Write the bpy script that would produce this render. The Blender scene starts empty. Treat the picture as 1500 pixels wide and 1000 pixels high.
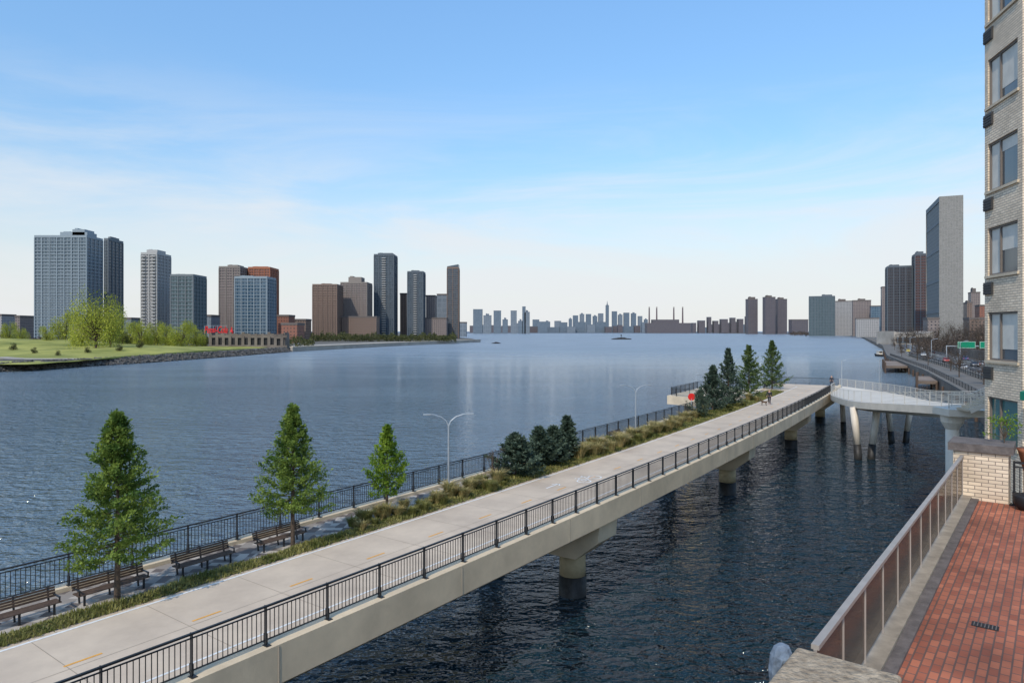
import bpy, bmesh, math, random
from mathutils import Vector, Matrix, noise
R = random.Random(11)
sc = bpy.context.scene
C = sc.collection
H = 13.2; HY = 485.0
ORD = ['first','second','third','fourth','fifth','sixth','seventh','eighth','ninth','tenth','eleventh','twelfth','thirteenth','fourteenth','fifteenth','sixteenth','seventeenth','eighteenth','nineteenth','twentieth','twenty-first','twenty-second','twenty-third','twenty-fourth','twenty-fifth','twenty-sixth','twenty-seventh','twenty-eighth']
def gx(px, Y): return (px-750)/1000*Y
def gz(py, Y): return H-(py-HY)/1000*Y

# ------------------------------------------------------------------ helpers
class MB:
    def __init__(s): s.v=[]; s.f=[]
    def add(s, vs, fs):
        b=len(s.v); s.v += [Vector(v) for v in vs]; s.f += [tuple(b+i for i in f) for f in fs]
    def box(s,x0,x1,y0,y1,z0,z1):
        s.add([(x0,y0,z0),(x1,y0,z0),(x1,y1,z0),(x0,y1,z0),(x0,y0,z1),(x1,y0,z1),(x1,y1,z1),(x0,y1,z1)],
              [(3,2,1,0),(4,5,6,7),(0,1,5,4),(1,2,6,5),(2,3,7,6),(3,0,4,7)])
    def beam(s,p,q,w,h,up=(0,0,1)):
        p=Vector(p);q=Vector(q);d=(q-p).normalized();up=Vector(up)
        if abs(d.dot(up))>.98: up=Vector((1,0,0)) if abs(d.x)<.9 else Vector((0,1,0))
        a=d.cross(up).normalized()*w/2; b=a.cross(d).normalized()*h/2
        s.add([p-a-b,p+a-b,p+a+b,p-a+b,q-a-b,q+a-b,q+a+b,q-a+b],
              [(0,1,2,3),(7,6,5,4),(4,5,1,0),(5,6,2,1),(6,7,3,2),(7,4,0,3)])
    def tube(s,pts,rad,n=8,cap=True):
        pts=[Vector(p) for p in pts]
        if not hasattr(rad,'__len__'): rad=[rad]*len(pts)
        b=len(s.v); k=len(pts)
        ref=Vector((0,0,1))
        d0=(pts[-1]-pts[0]).normalized()
        if abs(d0.z)>.9: ref=Vector((1,0,0))
        for i,p in enumerate(pts):
            d=(pts[min(i+1,k-1)]-pts[max(i-1,0)]).normalized()
            a=d.cross(ref)
            if a.length<1e-4: a=d.cross(Vector((0,1,0)))
            a.normalize(); c=a.cross(d)
            for j in range(n):
                t=2*math.pi*j/n
                s.v.append(p+(a*math.cos(t)+c*math.sin(t))*rad[i])
        for i in range(k-1):
            for j in range(n):
                s.f.append((b+i*n+j,b+i*n+(j+1)%n,b+(i+1)*n+(j+1)%n,b+(i+1)*n+j))
        if cap:
            s.f.append(tuple(b+j for j in range(n))[::-1]); s.f.append(tuple(b+(k-1)*n+j for j in range(n)))
    def prism(s,poly,z0,z1):
        n=len(poly)
        s.add([(p[0],p[1],z0) for p in poly]+[(p[0],p[1],z1) for p in poly],
              [tuple(range(n))[::-1],tuple(range(n,2*n))]+[(i,(i+1)%n,n+(i+1)%n,n+i) for i in range(n)])
    def quad(s,a,b,c,d): s.add([a,b,c,d],[(0,1,2,3)])
    def build(s,name,mat,parent=None,smooth=False,flip=False):
        o0=Vector((0,0,0))
        if parent is not None:
            p=parent
            while p is not None: o0+=Vector(p.location); p=p.parent
        me=bpy.data.meshes.new(name)
        me.from_pydata([tuple(v-o0) for v in s.v],[],s.f)
        me.update()
        uv=me.uv_layers.new(name='UVMap').data
        for poly in me.polygons:
            n=poly.normal
            if abs(n.z)>.6:
                for li in poly.loop_indices:
                    c=me.vertices[me.loops[li].vertex_index].co; uv[li].uv=(c.x,c.y)
            else:
                t=Vector((-n.y,n.x,0)); t=t.normalized() if t.length>1e-6 else Vector((1,0,0))
                for li in poly.loop_indices:
                    c=me.vertices[me.loops[li].vertex_index].co; uv[li].uv=(c.dot(t),c.z)
            if smooth: poly.use_smooth=True
        me.materials.append(mat)
        o=bpy.data.objects.new(name,me); C.objects.link(o)
        if parent is not None: o.parent=parent
        return o
def tag(o,label=None,cat=None,group=None,kind=None):
    if label: o['label']=label
    if cat: o['category']=cat
    if group: o['group']=group
    if kind: o['kind']=kind
    return o
def empty(name,loc,label,cat,group=None,rz=0):
    o=bpy.data.objects.new(name,None); C.objects.link(o); o.location=loc; o.rotation_euler=(0,0,rz)
    o.empty_display_size=.1
    return tag(o,label,cat,group)
def struct(name,mb,mat,smooth=False):
    return tag(mb.build(name,mat,None,smooth),kind='structure')
def copy_tree(o,parent=None):
    c=o.copy(); C.objects.link(c)
    if parent is not None: c.parent=parent
    for ch in list(o.children): copy_tree(ch,c)
    return c

# ------------------------------------------------------------------ materials
def nt(name):
    m=bpy.data.materials.new(name); m.use_nodes=True
    n=m.node_tree; return m,n,n.nodes['Principled BSDF']
def L(n,a,b): n.links.new(a,b)
def pm(name,col,rough=.7,metal=0,var=.0,scale=2.0,bump=0,bscale=20,spec=.4,col2=None,detail=5,coord='Object'):
    m,n,p=nt(name)
    p.inputs['Roughness'].default_value=rough; p.inputs['Metallic'].default_value=metal
    p.inputs['Specular IOR Level'].default_value=spec
    tc=n.nodes.new('ShaderNodeTexCoord')
    if var>0 or col2:
        ns=n.nodes.new('ShaderNodeTexNoise'); ns.inputs['Scale'].default_value=scale; ns.inputs['Detail'].default_value=detail
        ns.inputs['Roughness'].default_value=.65
        L(n,tc.outputs[coord],ns.inputs['Vector'])
        cr=n.nodes.new('ShaderNodeValToRGB')
        c2=col2 or tuple(min(1,c*(1+var)) for c in col); c1=col if col2 else tuple(c*(1-var) for c in col)
        cr.color_ramp.elements[0].position=.33; cr.color_ramp.elements[1].position=.67
        cr.color_ramp.elements[0].color=(*c1,1); cr.color_ramp.elements[1].color=(*c2,1)
        L(n,ns.outputs['Fac'],cr.inputs[0]); L(n,cr.outputs[0],p.inputs['Base Color'])
    else: p.inputs['Base Color'].default_value=(*col,1)
    if bump>0:
        nb=n.nodes.new('ShaderNodeTexNoise'); nb.inputs['Scale'].default_value=bscale; nb.inputs['Detail'].default_value=6
        L(n,tc.outputs[coord],nb.inputs['Vector'])
        b=n.nodes.new('ShaderNodeBump'); b.inputs['Strength'].default_value=bump; b.inputs['Distance'].default_value=.05
        L(n,nb.outputs['Fac'],b.inputs['Height']); L(n,b.outputs[0],p.inputs['Normal'])
    return m
def brickmat(name,c1,c2,mortar,bw,rh,ms,rough=.8,scale=1.0,offset=.5,bump=.5,glassy=None,rot=0,stain=.25):
    m,n,p=nt(name)
    tc=n.nodes.new('ShaderNodeTexCoord'); mp=n.nodes.new('ShaderNodeMapping'); mp.inputs['Rotation'].default_value=(0,0,rot)
    L(n,tc.outputs['UV'],mp.inputs[0])
    b=n.nodes.new('ShaderNodeTexBrick'); b.offset=offset; b.squash=1
    b.inputs['Color1'].default_value=(*c1,1); b.inputs['Color2'].default_value=(*c2,1); b.inputs['Mortar'].default_value=(*mortar,1)
    b.inputs['Scale'].default_value=scale; b.inputs['Mortar Size'].default_value=ms*scale; b.inputs['Mortar Smooth'].default_value=.1
    b.inputs['Brick Width'].default_value=bw*scale; b.inputs['Row Height'].default_value=rh*scale; b.inputs['Bias'].default_value=0
    L(n,mp.outputs[0],b.inputs['Vector'])
    ns=n.nodes.new('ShaderNodeTexNoise'); ns.inputs['Scale'].default_value=.9; ns.inputs['Detail'].default_value=6
    L(n,tc.outputs['Object'],ns.inputs['Vector'])
    mr=n.nodes.new('ShaderNodeMapRange'); mr.inputs[1].default_value=.3; mr.inputs[2].default_value=.7
    mr.inputs[3].default_value=1-stain; mr.inputs[4].default_value=1+stain*.5
    L(n,ns.outputs['Fac'],mr.inputs[0])
    vm=n.nodes.new('ShaderNodeVectorMath'); vm.operation='SCALE'
    L(n,b.outputs['Color'],vm.inputs[0]); L(n,mr.outputs[0],vm.inputs['Scale'])
    L(n,vm.outputs[0],p.inputs['Base Color'])
    p.inputs['Roughness'].default_value=rough
    if glassy is not None:
        r=n.nodes.new('ShaderNodeMapRange'); r.inputs[3].default_value=glassy; r.inputs[4].default_value=rough
        L(n,b.outputs['Fac'],r.inputs[0]); L(n,r.outputs[0],p.inputs['Roughness'])
    if bump:
        bp=n.nodes.new('ShaderNodeBump'); bp.inputs['Strength'].default_value=bump; bp.inputs['Distance'].default_value=.02
        bp.invert = glassy is None
        L(n,b.outputs['Fac'],bp.inputs['Height']); L(n,bp.outputs[0],p.inputs['Normal'])
    return m
def fac(name,wall,g1,g2,bay=3.2,fl=3.1,ms=.55,glassy=.15):
    return brickmat(name,g1,g2,wall,bay,fl,ms,rough=.7,scale=.1,offset=0,bump=0,glassy=glassy,stain=.2)

M={}
M['concrete']=pm('light_concrete',(.57,.47,.34),.85,var=.13,scale=.6,bump=.15,bscale=8)
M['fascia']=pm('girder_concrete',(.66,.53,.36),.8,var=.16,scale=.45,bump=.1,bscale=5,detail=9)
M['girder']=pm('girder_shade',(.50,.40,.27),.85,var=.15,scale=.5)  # fascia concrete darkened; the shade below the deck edge is in the colour
M['pierc']=pm('pier_beige',(.55,.44,.26),.8,var=.18,scale=1.2,bump=.2)
M['pierd']=pm('pier_dark',(.03,.028,.025),.5,var=.4,scale=3,bump=.3)
M['joint']=pm('joint',(.31,.26,.20),.9)
M['whitepaint']=pm('white_paint',(.75,.74,.70),.6,var=.12,scale=9)
M['orange']=pm('orange_paint',(.75,.36,.06),.6,var=.15,scale=9)
M['black']=pm('black_metal',(.018,.019,.021),.45,spec=.5)
M['white_metal']=pm('white_metal',(.68,.60,.49),.5,var=.08,scale=1)
M['grey_metal']=pm('grey_metal',(.42,.45,.48),.4,metal=.5,var=.1,scale=3)
M['wrap']=pm('blue_grey_wrap',(.16,.20,.25),.8,var=.4,scale=9,bump=.6,bscale=12)
M['beige_metal']=pm('beige_metal',(.38,.33,.28),.5,metal=.2,var=.1,scale=4)
M['tanwall']=pm('tan_wall',(.30,.25,.19),.8,var=.25,scale=3)
M['wood']=pm('bench_wood',(.10,.065,.045),.75,var=.3,scale=6)
M['soil']=pm('soil',(.09,.09,.03),.95,col2=(.20,.17,.07),scale=3,bump=.6,bscale=9)
M['bark']=pm('bark',(.085,.06,.042),.9,var=.35,scale=8,bump=.5)
M['stone']=pm('stone_cap',(.20,.15,.10),.9,col2=(.50,.40,.28),scale=7,bump=1,bscale=18,detail=10)
M['slate']=pm('dark_slate',(.13,.11,.10),.8,var=.3,scale=5,bump=.3)
M['terracotta']=pm('terracotta',(.38,.14,.07),.8,var=.15)
M['land']=pm('land',(.10,.09,.075),.95,col2=(.17,.155,.13),scale=.05)
M['lawn']=pm('lawn',(.15,.17,.03),.95,col2=(.40,.38,.09),scale=.045,detail=10,bump=1,bscale=.5)
M['asphalt']=pm('asphalt',(.07,.068,.066),.85,var=.2,scale=.3)
M['prom']=pm('promenade_paving',(.15,.135,.115),.9,var=.25,scale=.3)
M['rock']=pm('rock',(.05,.045,.04),.9,col2=(.15,.14,.125),scale=.35,bump=.5,bscale=2)
M['seawall']=pm('seawall',(.13,.095,.07),.9,col2=(.26,.20,.155),scale=.12)
M['palecon']=pm('pale_bulkhead',(.38,.34,.29),.9,var=.2,scale=.06)
M['ruin']=pm('ruin_stone',(.11,.09,.075),.9,col2=(.20,.17,.14),scale=.15)
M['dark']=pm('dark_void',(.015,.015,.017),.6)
M['louvre']=pm('louvre_metal',(.05,.047,.045),.6)
M['red']=pm('red_paint',(.65,.02,.015),.45)
M['green_sign']=pm('green_sign',(.0,.22,.11),.5)
M['awning']=pm('green_canvas',(.01,.20,.12),.7,var=.1)
M['curtain']=pm('pale_blind',(.62,.59,.52),.8,var=.1,scale=2)
M['frame']=pm('bronze_frame',(.17,.145,.125),.5)
M['skin']=pm('skin',(.45,.27,.19),.6)
M['jacket']=pm('dark_jacket',(.02,.022,.03),.8); M['trousers']=pm('dark_trousers',(.03,.03,.04),.85)
M['hair']=pm('dark_hair',(.03,.02,.015),.7); M['dogfur']=pm('brown_fur',(.10,.06,.035),.9,var=.3,scale=20)
M['haze']=pm('haze_building',(.13,.16,.20),.8)  # distance haze put into the base colour
M['tyre']=pm('tyre',(.02,.02,.02),.8)
M['brick_tile']=brickmat('terrace_tile',(.50,.165,.085),(.31,.09,.048),(.15,.085,.065),.21,.105,.010,rough=.75,bump=.5,rot=-math.atan2(1,.8),stain=.45)
M['whitebrick']=brickmat('pale_brick',(.88,.72,.53),(.68,.55,.40),(.30,.24,.19),.26,.085,.009,rough=.8,bump=.5,stain=.2)
def leafm(name,a,b,scale=1.6):
    m,n,p=nt(name)
    tc=n.nodes.new('ShaderNodeTexCoord'); ns=n.nodes.new('ShaderNodeTexNoise'); ns.inputs['Scale'].default_value=scale; ns.inputs['Detail'].default_value=4
    L(n,tc.outputs['Object'],ns.inputs['Vector'])
    cr=n.nodes.new('ShaderNodeValToRGB'); cr.color_ramp.elements[0].position=.36; cr.color_ramp.elements[1].position=.64
    cr.color_ramp.elements[0].color=(*a,1); cr.color_ramp.elements[1].color=(*b,1)
    L(n,ns.outputs['Fac'],cr.inputs[0]); L(n,cr.outputs[0],p.inputs['Base Color'])
    p.inputs['Roughness'].default_value=.6; p.inputs['Specular IOR Level'].default_value=.25
    tr=n.nodes.new('ShaderNodeBsdfTranslucent'); L(n,cr.outputs[0],tr.inputs[0])
    mx=n.nodes.new('ShaderNodeMixShader'); mx.inputs[0].default_value=.35
    L(n,p.outputs[0],mx.inputs[1]); L(n,tr.outputs[0],mx.inputs[2]); L(n,mx.outputs[0],n.nodes['Material Output'].inputs[0])
    return m
M['needle']=leafm('needle_green',(.055,.115,.02),(.25,.33,.06),2.2)
M['needle_f']=leafm('needle_far',(.045,.085,.025),(.15,.20,.06))
M['needle_d']=leafm('needle_dark',(.04,.065,.045),(.12,.165,.11),2.5)
M['needle_y']=leafm('leaf_fresh',(.08,.16,.015),(.24,.34,.035))
M['willow']=leafm('leaf_spring',(.22,.25,.03),(.50,.52,.08),.12)
M['hedge']=leafm('leaf_hedge',(.045,.055,.02),(.12,.12,.04),.12)
M['bare']=leafm('bare_twigs',(.07,.055,.042),(.15,.11,.085),.2)
M['tan']=leafm('grass_tan',(.24,.22,.08),(.58,.45,.20),2.5)
M['cover']=leafm('ground_cover',(.11,.13,.03),(.33,.30,.10),1.2)
m,n,p=nt('rail_glass'); M['railglass']=m
tr=n.nodes.new('ShaderNodeBsdfTransparent'); tr.inputs[0].default_value=(.74,.67,.60,1)
p.inputs['Base Color'].default_value=(.19,.155,.125,1); p.inputs['Roughness'].default_value=.12
mx=n.nodes.new('ShaderNodeMixShader'); mx.inputs[0].default_value=.4
L(n,tr.outputs[0],mx.inputs[1]); L(n,p.outputs[0],mx.inputs[2]); L(n,mx.outputs[0],n.nodes['Material Output'].inputs[0])
M['winglass']=pm('window_glass',(.06,.075,.085),.06,spec=1.0)
M['tealglass']=pm('teal_glass',(.06,.16,.15),.08,spec=1.0)
M['carglass']=pm('car_glass',(.02,.025,.03),.08,spec=.8)
m,n,p=nt('paver_mix'); M['paver']=m
tc=n.nodes.new('ShaderNodeTexCoord'); vo=n.nodes.new('ShaderNodeTexVoronoi'); vo.inputs['Scale'].default_value=3.0; vo.inputs['Randomness'].default_value=.2
L(n,tc.outputs['Object'],vo.inputs['Vector'])
sp=n.nodes.new('ShaderNodeSeparateColor'); L(n,vo.outputs['Color'],sp.inputs[0])
cr=n.nodes.new('ShaderNodeValToRGB'); cr.color_ramp.interpolation='CONSTANT'
cr.color_ramp.elements[0].color=(.14,.115,.10,1); cr.color_ramp.elements[1].position=.35; cr.color_ramp.elements[1].color=(.28,.245,.21,1)
e=cr.color_ramp.elements.new(.7); e.color=(.45,.40,.34,1)
L(n,sp.outputs[0],cr.inputs[0]); L(n,cr.outputs[0],p.inputs['Base Color']); p.inputs['Roughness'].default_value=.85
M['path']=pm('path_concrete',(.48,.385,.29),.85,col2=(.63,.51,.38),scale=.45,bump=.1,bscale=30,detail=10)
# water
m,n,p=nt('river_water'); M['water']=m
p.inputs['IOR'].default_value=1.4
tc=n.nodes.new('ShaderNodeTexCoord')
def mth(op,x,y,cl=False):
    q=n.nodes.new('ShaderNodeMath'); q.operation=op; q.use_clamp=cl
    for i,z in enumerate((x,y)):
        if hasattr(z,'links'): L(n,z,q.inputs[i])
        else: q.inputs[i].default_value=z
    return q.outputs[0]
def mrange(x,a,b_,c,d):
    q=n.nodes.new('ShaderNodeMapRange'); q.interpolation_type='SMOOTHSTEP'
    L(n,x,q.inputs[0])
    for i,z in enumerate((a,b_,c,d)): q.inputs[i+1].default_value=z
    return q.outputs[0]
EPS=.05
LAY=[(.40,.5,1,1.7,1,.95,.3),(1.35,-.35,1,1.8,2,.62,.6),(4.2,.9,1,1.4,1,.13,.2)]
def hfield(ox,oy):
    ad=n.nodes.new('ShaderNodeVectorMath'); ad.operation='ADD'; ad.inputs[1].default_value=(ox,oy,0); L(n,tc.outputs['Object'],ad.inputs[0])
    tot=None
    for (s_,rot,sx_,sy_,det,wt,dist) in LAY:
        mp=n.nodes.new('ShaderNodeMapping'); mp.inputs['Rotation'].default_value=(0,0,rot); mp.inputs['Scale'].default_value=(sx_,sy_,1)
        L(n,ad.outputs[0],mp.inputs[0])
        t=n.nodes.new('ShaderNodeTexNoise'); t.inputs['Scale'].default_value=s_; t.inputs['Detail'].default_value=det; t.inputs['Distortion'].default_value=dist
        L(n,mp.outputs[0],t.inputs['Vector'])
        o=mth('MULTIPLY',t.outputs['Fac'],wt)
        tot=o if tot is None else mth('ADD',tot,o)
    return tot
h0=hfield(0,0); hx=hfield(EPS,0); hy=hfield(0,EPS)
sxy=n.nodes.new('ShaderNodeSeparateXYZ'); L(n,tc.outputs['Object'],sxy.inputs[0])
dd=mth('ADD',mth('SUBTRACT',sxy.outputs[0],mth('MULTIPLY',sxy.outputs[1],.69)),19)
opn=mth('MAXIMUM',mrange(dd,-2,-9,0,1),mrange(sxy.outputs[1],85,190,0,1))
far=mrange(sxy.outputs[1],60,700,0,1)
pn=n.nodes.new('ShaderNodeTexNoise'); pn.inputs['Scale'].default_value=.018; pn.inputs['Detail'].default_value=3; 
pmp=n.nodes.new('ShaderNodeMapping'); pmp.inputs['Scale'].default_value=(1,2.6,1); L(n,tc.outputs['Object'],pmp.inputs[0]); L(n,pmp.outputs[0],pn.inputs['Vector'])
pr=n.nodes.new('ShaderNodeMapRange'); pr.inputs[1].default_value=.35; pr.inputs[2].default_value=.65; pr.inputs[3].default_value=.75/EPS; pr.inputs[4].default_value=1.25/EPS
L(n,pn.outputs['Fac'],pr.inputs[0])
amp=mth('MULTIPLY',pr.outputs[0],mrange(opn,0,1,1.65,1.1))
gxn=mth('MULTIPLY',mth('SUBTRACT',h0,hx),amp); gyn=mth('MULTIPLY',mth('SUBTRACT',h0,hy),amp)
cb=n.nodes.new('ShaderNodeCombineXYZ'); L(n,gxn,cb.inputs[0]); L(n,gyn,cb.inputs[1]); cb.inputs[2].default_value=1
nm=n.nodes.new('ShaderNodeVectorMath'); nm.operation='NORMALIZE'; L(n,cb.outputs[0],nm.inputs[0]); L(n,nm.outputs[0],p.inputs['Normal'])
mc=n.nodes.new('ShaderNodeMix'); mc.data_type='RGBA'; L(n,opn,mc.inputs[0]); mc.inputs[6].default_value=(.006,.022,.032,1); mc.inputs[7].default_value=(.125,.18,.225,1)  # turbidity plus sky reflection and channel shade put into the base colour
mc2=n.nodes.new('ShaderNodeMix'); mc2.data_type='RGBA'; L(n,far,mc2.inputs[0]); L(n,mc.outputs[2],mc2.inputs[6]); mc2.inputs[7].default_value=(.28,.325,.365,1)  # paler with distance: reflected sky painted into the base colour
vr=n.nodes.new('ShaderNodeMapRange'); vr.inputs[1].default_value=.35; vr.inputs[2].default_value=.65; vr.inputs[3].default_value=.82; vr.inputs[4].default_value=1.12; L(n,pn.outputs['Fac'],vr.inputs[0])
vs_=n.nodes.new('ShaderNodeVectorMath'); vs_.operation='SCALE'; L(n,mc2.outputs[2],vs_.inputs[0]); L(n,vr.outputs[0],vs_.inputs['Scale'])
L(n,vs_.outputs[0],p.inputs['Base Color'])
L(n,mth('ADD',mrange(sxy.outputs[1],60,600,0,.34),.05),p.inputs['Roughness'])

# ------------------------------------------------------------------ world, sun, camera
EL=math.radians(44); AZ=math.radians(205)
w=bpy.data.worlds.new('World'); sc.world=w; w.use_nodes=True; n=w.node_tree
bg=n.nodes['Background']; bg.inputs[1].default_value=.15
sky=n.nodes.new('ShaderNodeTexSky'); sky.sky_type='NISHITA'; sky.sun_disc=False; sky.sun_elevation=EL; sky.sun_rotation=AZ
sky.air_density=1.0; sky.dust_density=.5; sky.ozone_density=1.5; sky.altitude=0
tc=n.nodes.new('ShaderNodeTexCoord')
mp=n.nodes.new('ShaderNodeMapping'); mp.inputs['Scale'].default_value=(1,1,5.5); mp.inputs['Rotation'].default_value=(.10,.22,.3)
L(n,tc.outputs['Generated'],mp.inputs[0])
ns=n.nodes.new('ShaderNodeTexNoise'); ns.inputs['Scale'].default_value=1.7; ns.inputs['Detail'].default_value=11; ns.inputs['Roughness'].default_value=.6; ns.inputs['Distortion'].default_value=.8
L(n,mp.outputs[0],ns.inputs['Vector'])
cr=n.nodes.new('ShaderNodeMapRange'); cr.interpolation_type='SMOOTHSTEP'; cr.inputs[1].default_value=.38; cr.inputs[2].default_value=.68; L(n,ns.outputs['Fac'],cr.inputs[0])
sx=n.nodes.new('ShaderNodeSeparateXYZ'); L(n,tc.outputs['Generated'],sx.inputs[0])
def wr(a,b_,c,d,sm=True):
    q=n.nodes.new('ShaderNodeMapRange'); q.interpolation_type='SMOOTHSTEP' if sm else 'LINEAR'; L(n,sx.outputs['Z'],q.inputs[0])
    for i,z in enumerate((a,b_,c,d)): q.inputs[i+1].default_value=z
    return q.outputs[0]
band=wr(.37,.14,0,1); hz=wr(.27,-.01,0,.92)
def wm(op,x,y):
    q=n.nodes.new('ShaderNodeMath'); q.operation=op; q.use_clamp=True
    for i,z in enumerate((x,y)):
        if hasattr(z,'links'): L(n,z,q.inputs[i])
        else: q.inputs[i].default_value=z
    return q.outputs[0]
hs=n.nodes.new('ShaderNodeHueSaturation'); hs.inputs['Saturation'].default_value=1.12; L(n,sky.outputs[0],hs.inputs['Color']); L(n,wr(.06,.46,.95,1.75,False),hs.inputs['Value'])
tn=n.nodes.new('ShaderNodeVectorMath'); tn.operation='MULTIPLY'; tn.inputs[1].default_value=(.93,1.0,.98); L(n,hs.outputs[0],tn.inputs[0])
mixc=n.nodes.new('ShaderNodeMix'); mixc.data_type='RGBA'
L(n,hz,mixc.inputs[0]); L(n,tn.outputs[0],mixc.inputs[6]); mixc.inputs[7].default_value=(5.4,5.45,5.55,1)
mixd=n.nodes.new('ShaderNodeMix'); mixd.data_type='RGBA'
L(n,wm('MULTIPLY',wm('MULTIPLY',cr.outputs[0],band),.72),mixd.inputs[0]); L(n,mixc.outputs[2],mixd.inputs[6]); mixd.inputs[7].default_value=(5.5,5.65,5.85,1)
L(n,mixd.outputs[2],bg.inputs[0])
sv=Vector((math.sin(AZ)*math.cos(EL),math.cos(AZ)*math.cos(EL),math.sin(EL)))
sl=bpy.data.lights.new('sun','SUN'); sl.energy=2.8; sl.angle=math.radians(.6); sl.color=(1,.91,.78)
so=bpy.data.objects.new('sun',sl); C.objects.link(so); so.rotation_euler=(-sv).to_track_quat('-Z','Y').to_euler()
cam=bpy.data.cameras.new('camera'); cam.sensor_width=36; cam.lens=24; cam.shift_y=-.01; cam.clip_end=60000; cam.clip_start=.1
co=bpy.data.objects.new('camera',cam); C.objects.link(co); co.location=(0,0,H); co.rotation_euler=(math.radians(90),0,0); sc.camera=co
sc.view_settings.view_transform='Standard'

# ------------------------------------------------------------------ water and land
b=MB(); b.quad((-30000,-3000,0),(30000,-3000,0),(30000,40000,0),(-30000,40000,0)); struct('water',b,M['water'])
def strip(mb,ptsA,ptsB):
    for i in range(len(ptsA)-1): mb.quad(ptsA[i],ptsB[i],ptsB[i+1],ptsA[i+1])
SHL=[(-420,150),(-260,188),(-170,216),(-155,287),(-148,360),(-145,440),(-100,640),(-41,825),(-60,1000),(-150,1500),(-260,2600),(-300,4300)]
b=MB(); b.prism(SHL[::1]+[(-6000,4300),(-6000,150)],-1,2.5); struct('left_riverbank',b,M['land'])
SHR=[(-7,-6.5),(-1.7,0),(10.9,15.6),(18.5,26),(33,44),(62,86),(82,125),(110,181),(160,290),(272,500),(791,1550),(1250,2900),(1290,4300)]
b=MB(); b.prism(SHR+[(8000,4300),(8000,-6.5)],-1,2.6); struct('right_riverbank',b,M['land'])
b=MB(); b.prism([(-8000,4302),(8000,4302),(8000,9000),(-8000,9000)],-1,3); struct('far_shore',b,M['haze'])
b=MB(); nx,ny=60,44
def lawnz(x,y):
    z=2.6+6.5*math.exp(-(((x+285)/75)**2+((y-385)/55)**2))+2.0*math.exp(-(((x+190)/30)**2+((y-330)/40)**2))
    return z+.8*noise.noise(Vector((x*.03,y*.03,0)))+.3*noise.noise(Vector((x*.12,y*.12,0)))
g=[]
for j in range(ny+1):
    for i in range(nx+1):
        x=-480+i*(330)/nx; y=222+j*235/ny
        if x>-158: x=-158
        z=lawnz(x,y)
        if i in(0,nx) or j in (0,ny): z=2.4
        g.append((x,y,z))
b.add(g,[(j*(nx+1)+i,j*(nx+1)+i+1,(j+1)*(nx+1)+i+1,(j+1)*(nx+1)+i) for j in range(ny) for i in range(nx)])
struct('park_lawn',b,M['lawn'],True)
for nm_,ya,yb,yc in (('park_path',240,10,26),('upper_park_path',300,14,-30)):
    b=MB(); pA=[];pB=[]
    for i in range(60):
        t=i/59; x=-400+240*t; y=ya+yb*math.sin(t*5)+yc*t
        z=lawnz(x,y)+.35; pA.append((x,y,z)); pB.append((x,y+4,lawnz(x,y+4)+.35))
    strip(b,pA,pB); struct(nm_,b,M['palecon'])
def rocks(poly,n,smin,smax,zt,mb):
    seg=[(Vector(poly[i]),Vector(poly[i+1])) for i in range(len(poly)-1)]
    tot=sum((q-p).length for p,q in seg)
    for _ in range(n):
        r=R.random()*tot
        for p,q in seg:
            l=(q-p).length
            if r<l: break
            r-=l
        c=p.lerp(q,r/l); d=(q-p).normalized(); nn=Vector((d.y,-d.x))
        off=R.uniform(-1.5,3.0); c=c+nn*off; z=max(.05,zt*(1-off/3.2)*.75)
        s=R.uniform(smin,smax); rot=Matrix.Rotation(R.random()*6,3,Vector((R.random(),R.random(),R.random()+.1)).normalized())
        vs=[]
        for k in [(-1,-1,-1),(1,-1,-1),(1,1,-1),(-1,1,-1),(-1,-1,1),(1,-1,1),(1,1,1),(-1,1,1)]:
            v=rot@(Vector(k)*s*.5*R.uniform(.6,1.1)); vs.append((c.x+v.x,c.y+v.y,z+v.z*.7))
        mb.add(vs,[(3,2,1,0),(4,5,6,7),(0,1,5,4),(1,2,6,5),(2,3,7,6),(3,0,4,7)])
b=MB(); rocks([p for p in SHL[1:6]],4200,.5,1.5,2.4,b)
tag(b.build('riprap',M['rock']),'dark riprap boulders lining the park side water edge','rocks',kind='stuff')
t=empty('bulkhead_wall',(-100,640,0),'long low pale concrete bulkhead of the promontory on the left shore','wall')
b=MB()
P=[(-144,442),(-99,641),(-40,826)]
for p,q in zip(P,P[1:]): b.beam((p[0]+1.2,p[1],1.4),(q[0]+1.2,q[1],1.4),1.6,2.8)
b.build('wall',M['palecon'],t)
b=MB()
for p,q in zip(P,P[1:]): b.beam((p[0]+1.2,p[1],3.0),(q[0]+1.2,q[1],3.0),2.2,.4)
b.build('coping',M['concrete'],t)
b=MB(); b.add([(-146,443,2.53),(-99.5,642,2.53),(-41,828,2.53),(-58,860,2.53),(-130,660,2.53),(-175,455,2.53)],[(0,1,4,5),(1,2,3,4)]); struct('promontory_terrace',b,M['palecon'])

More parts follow.
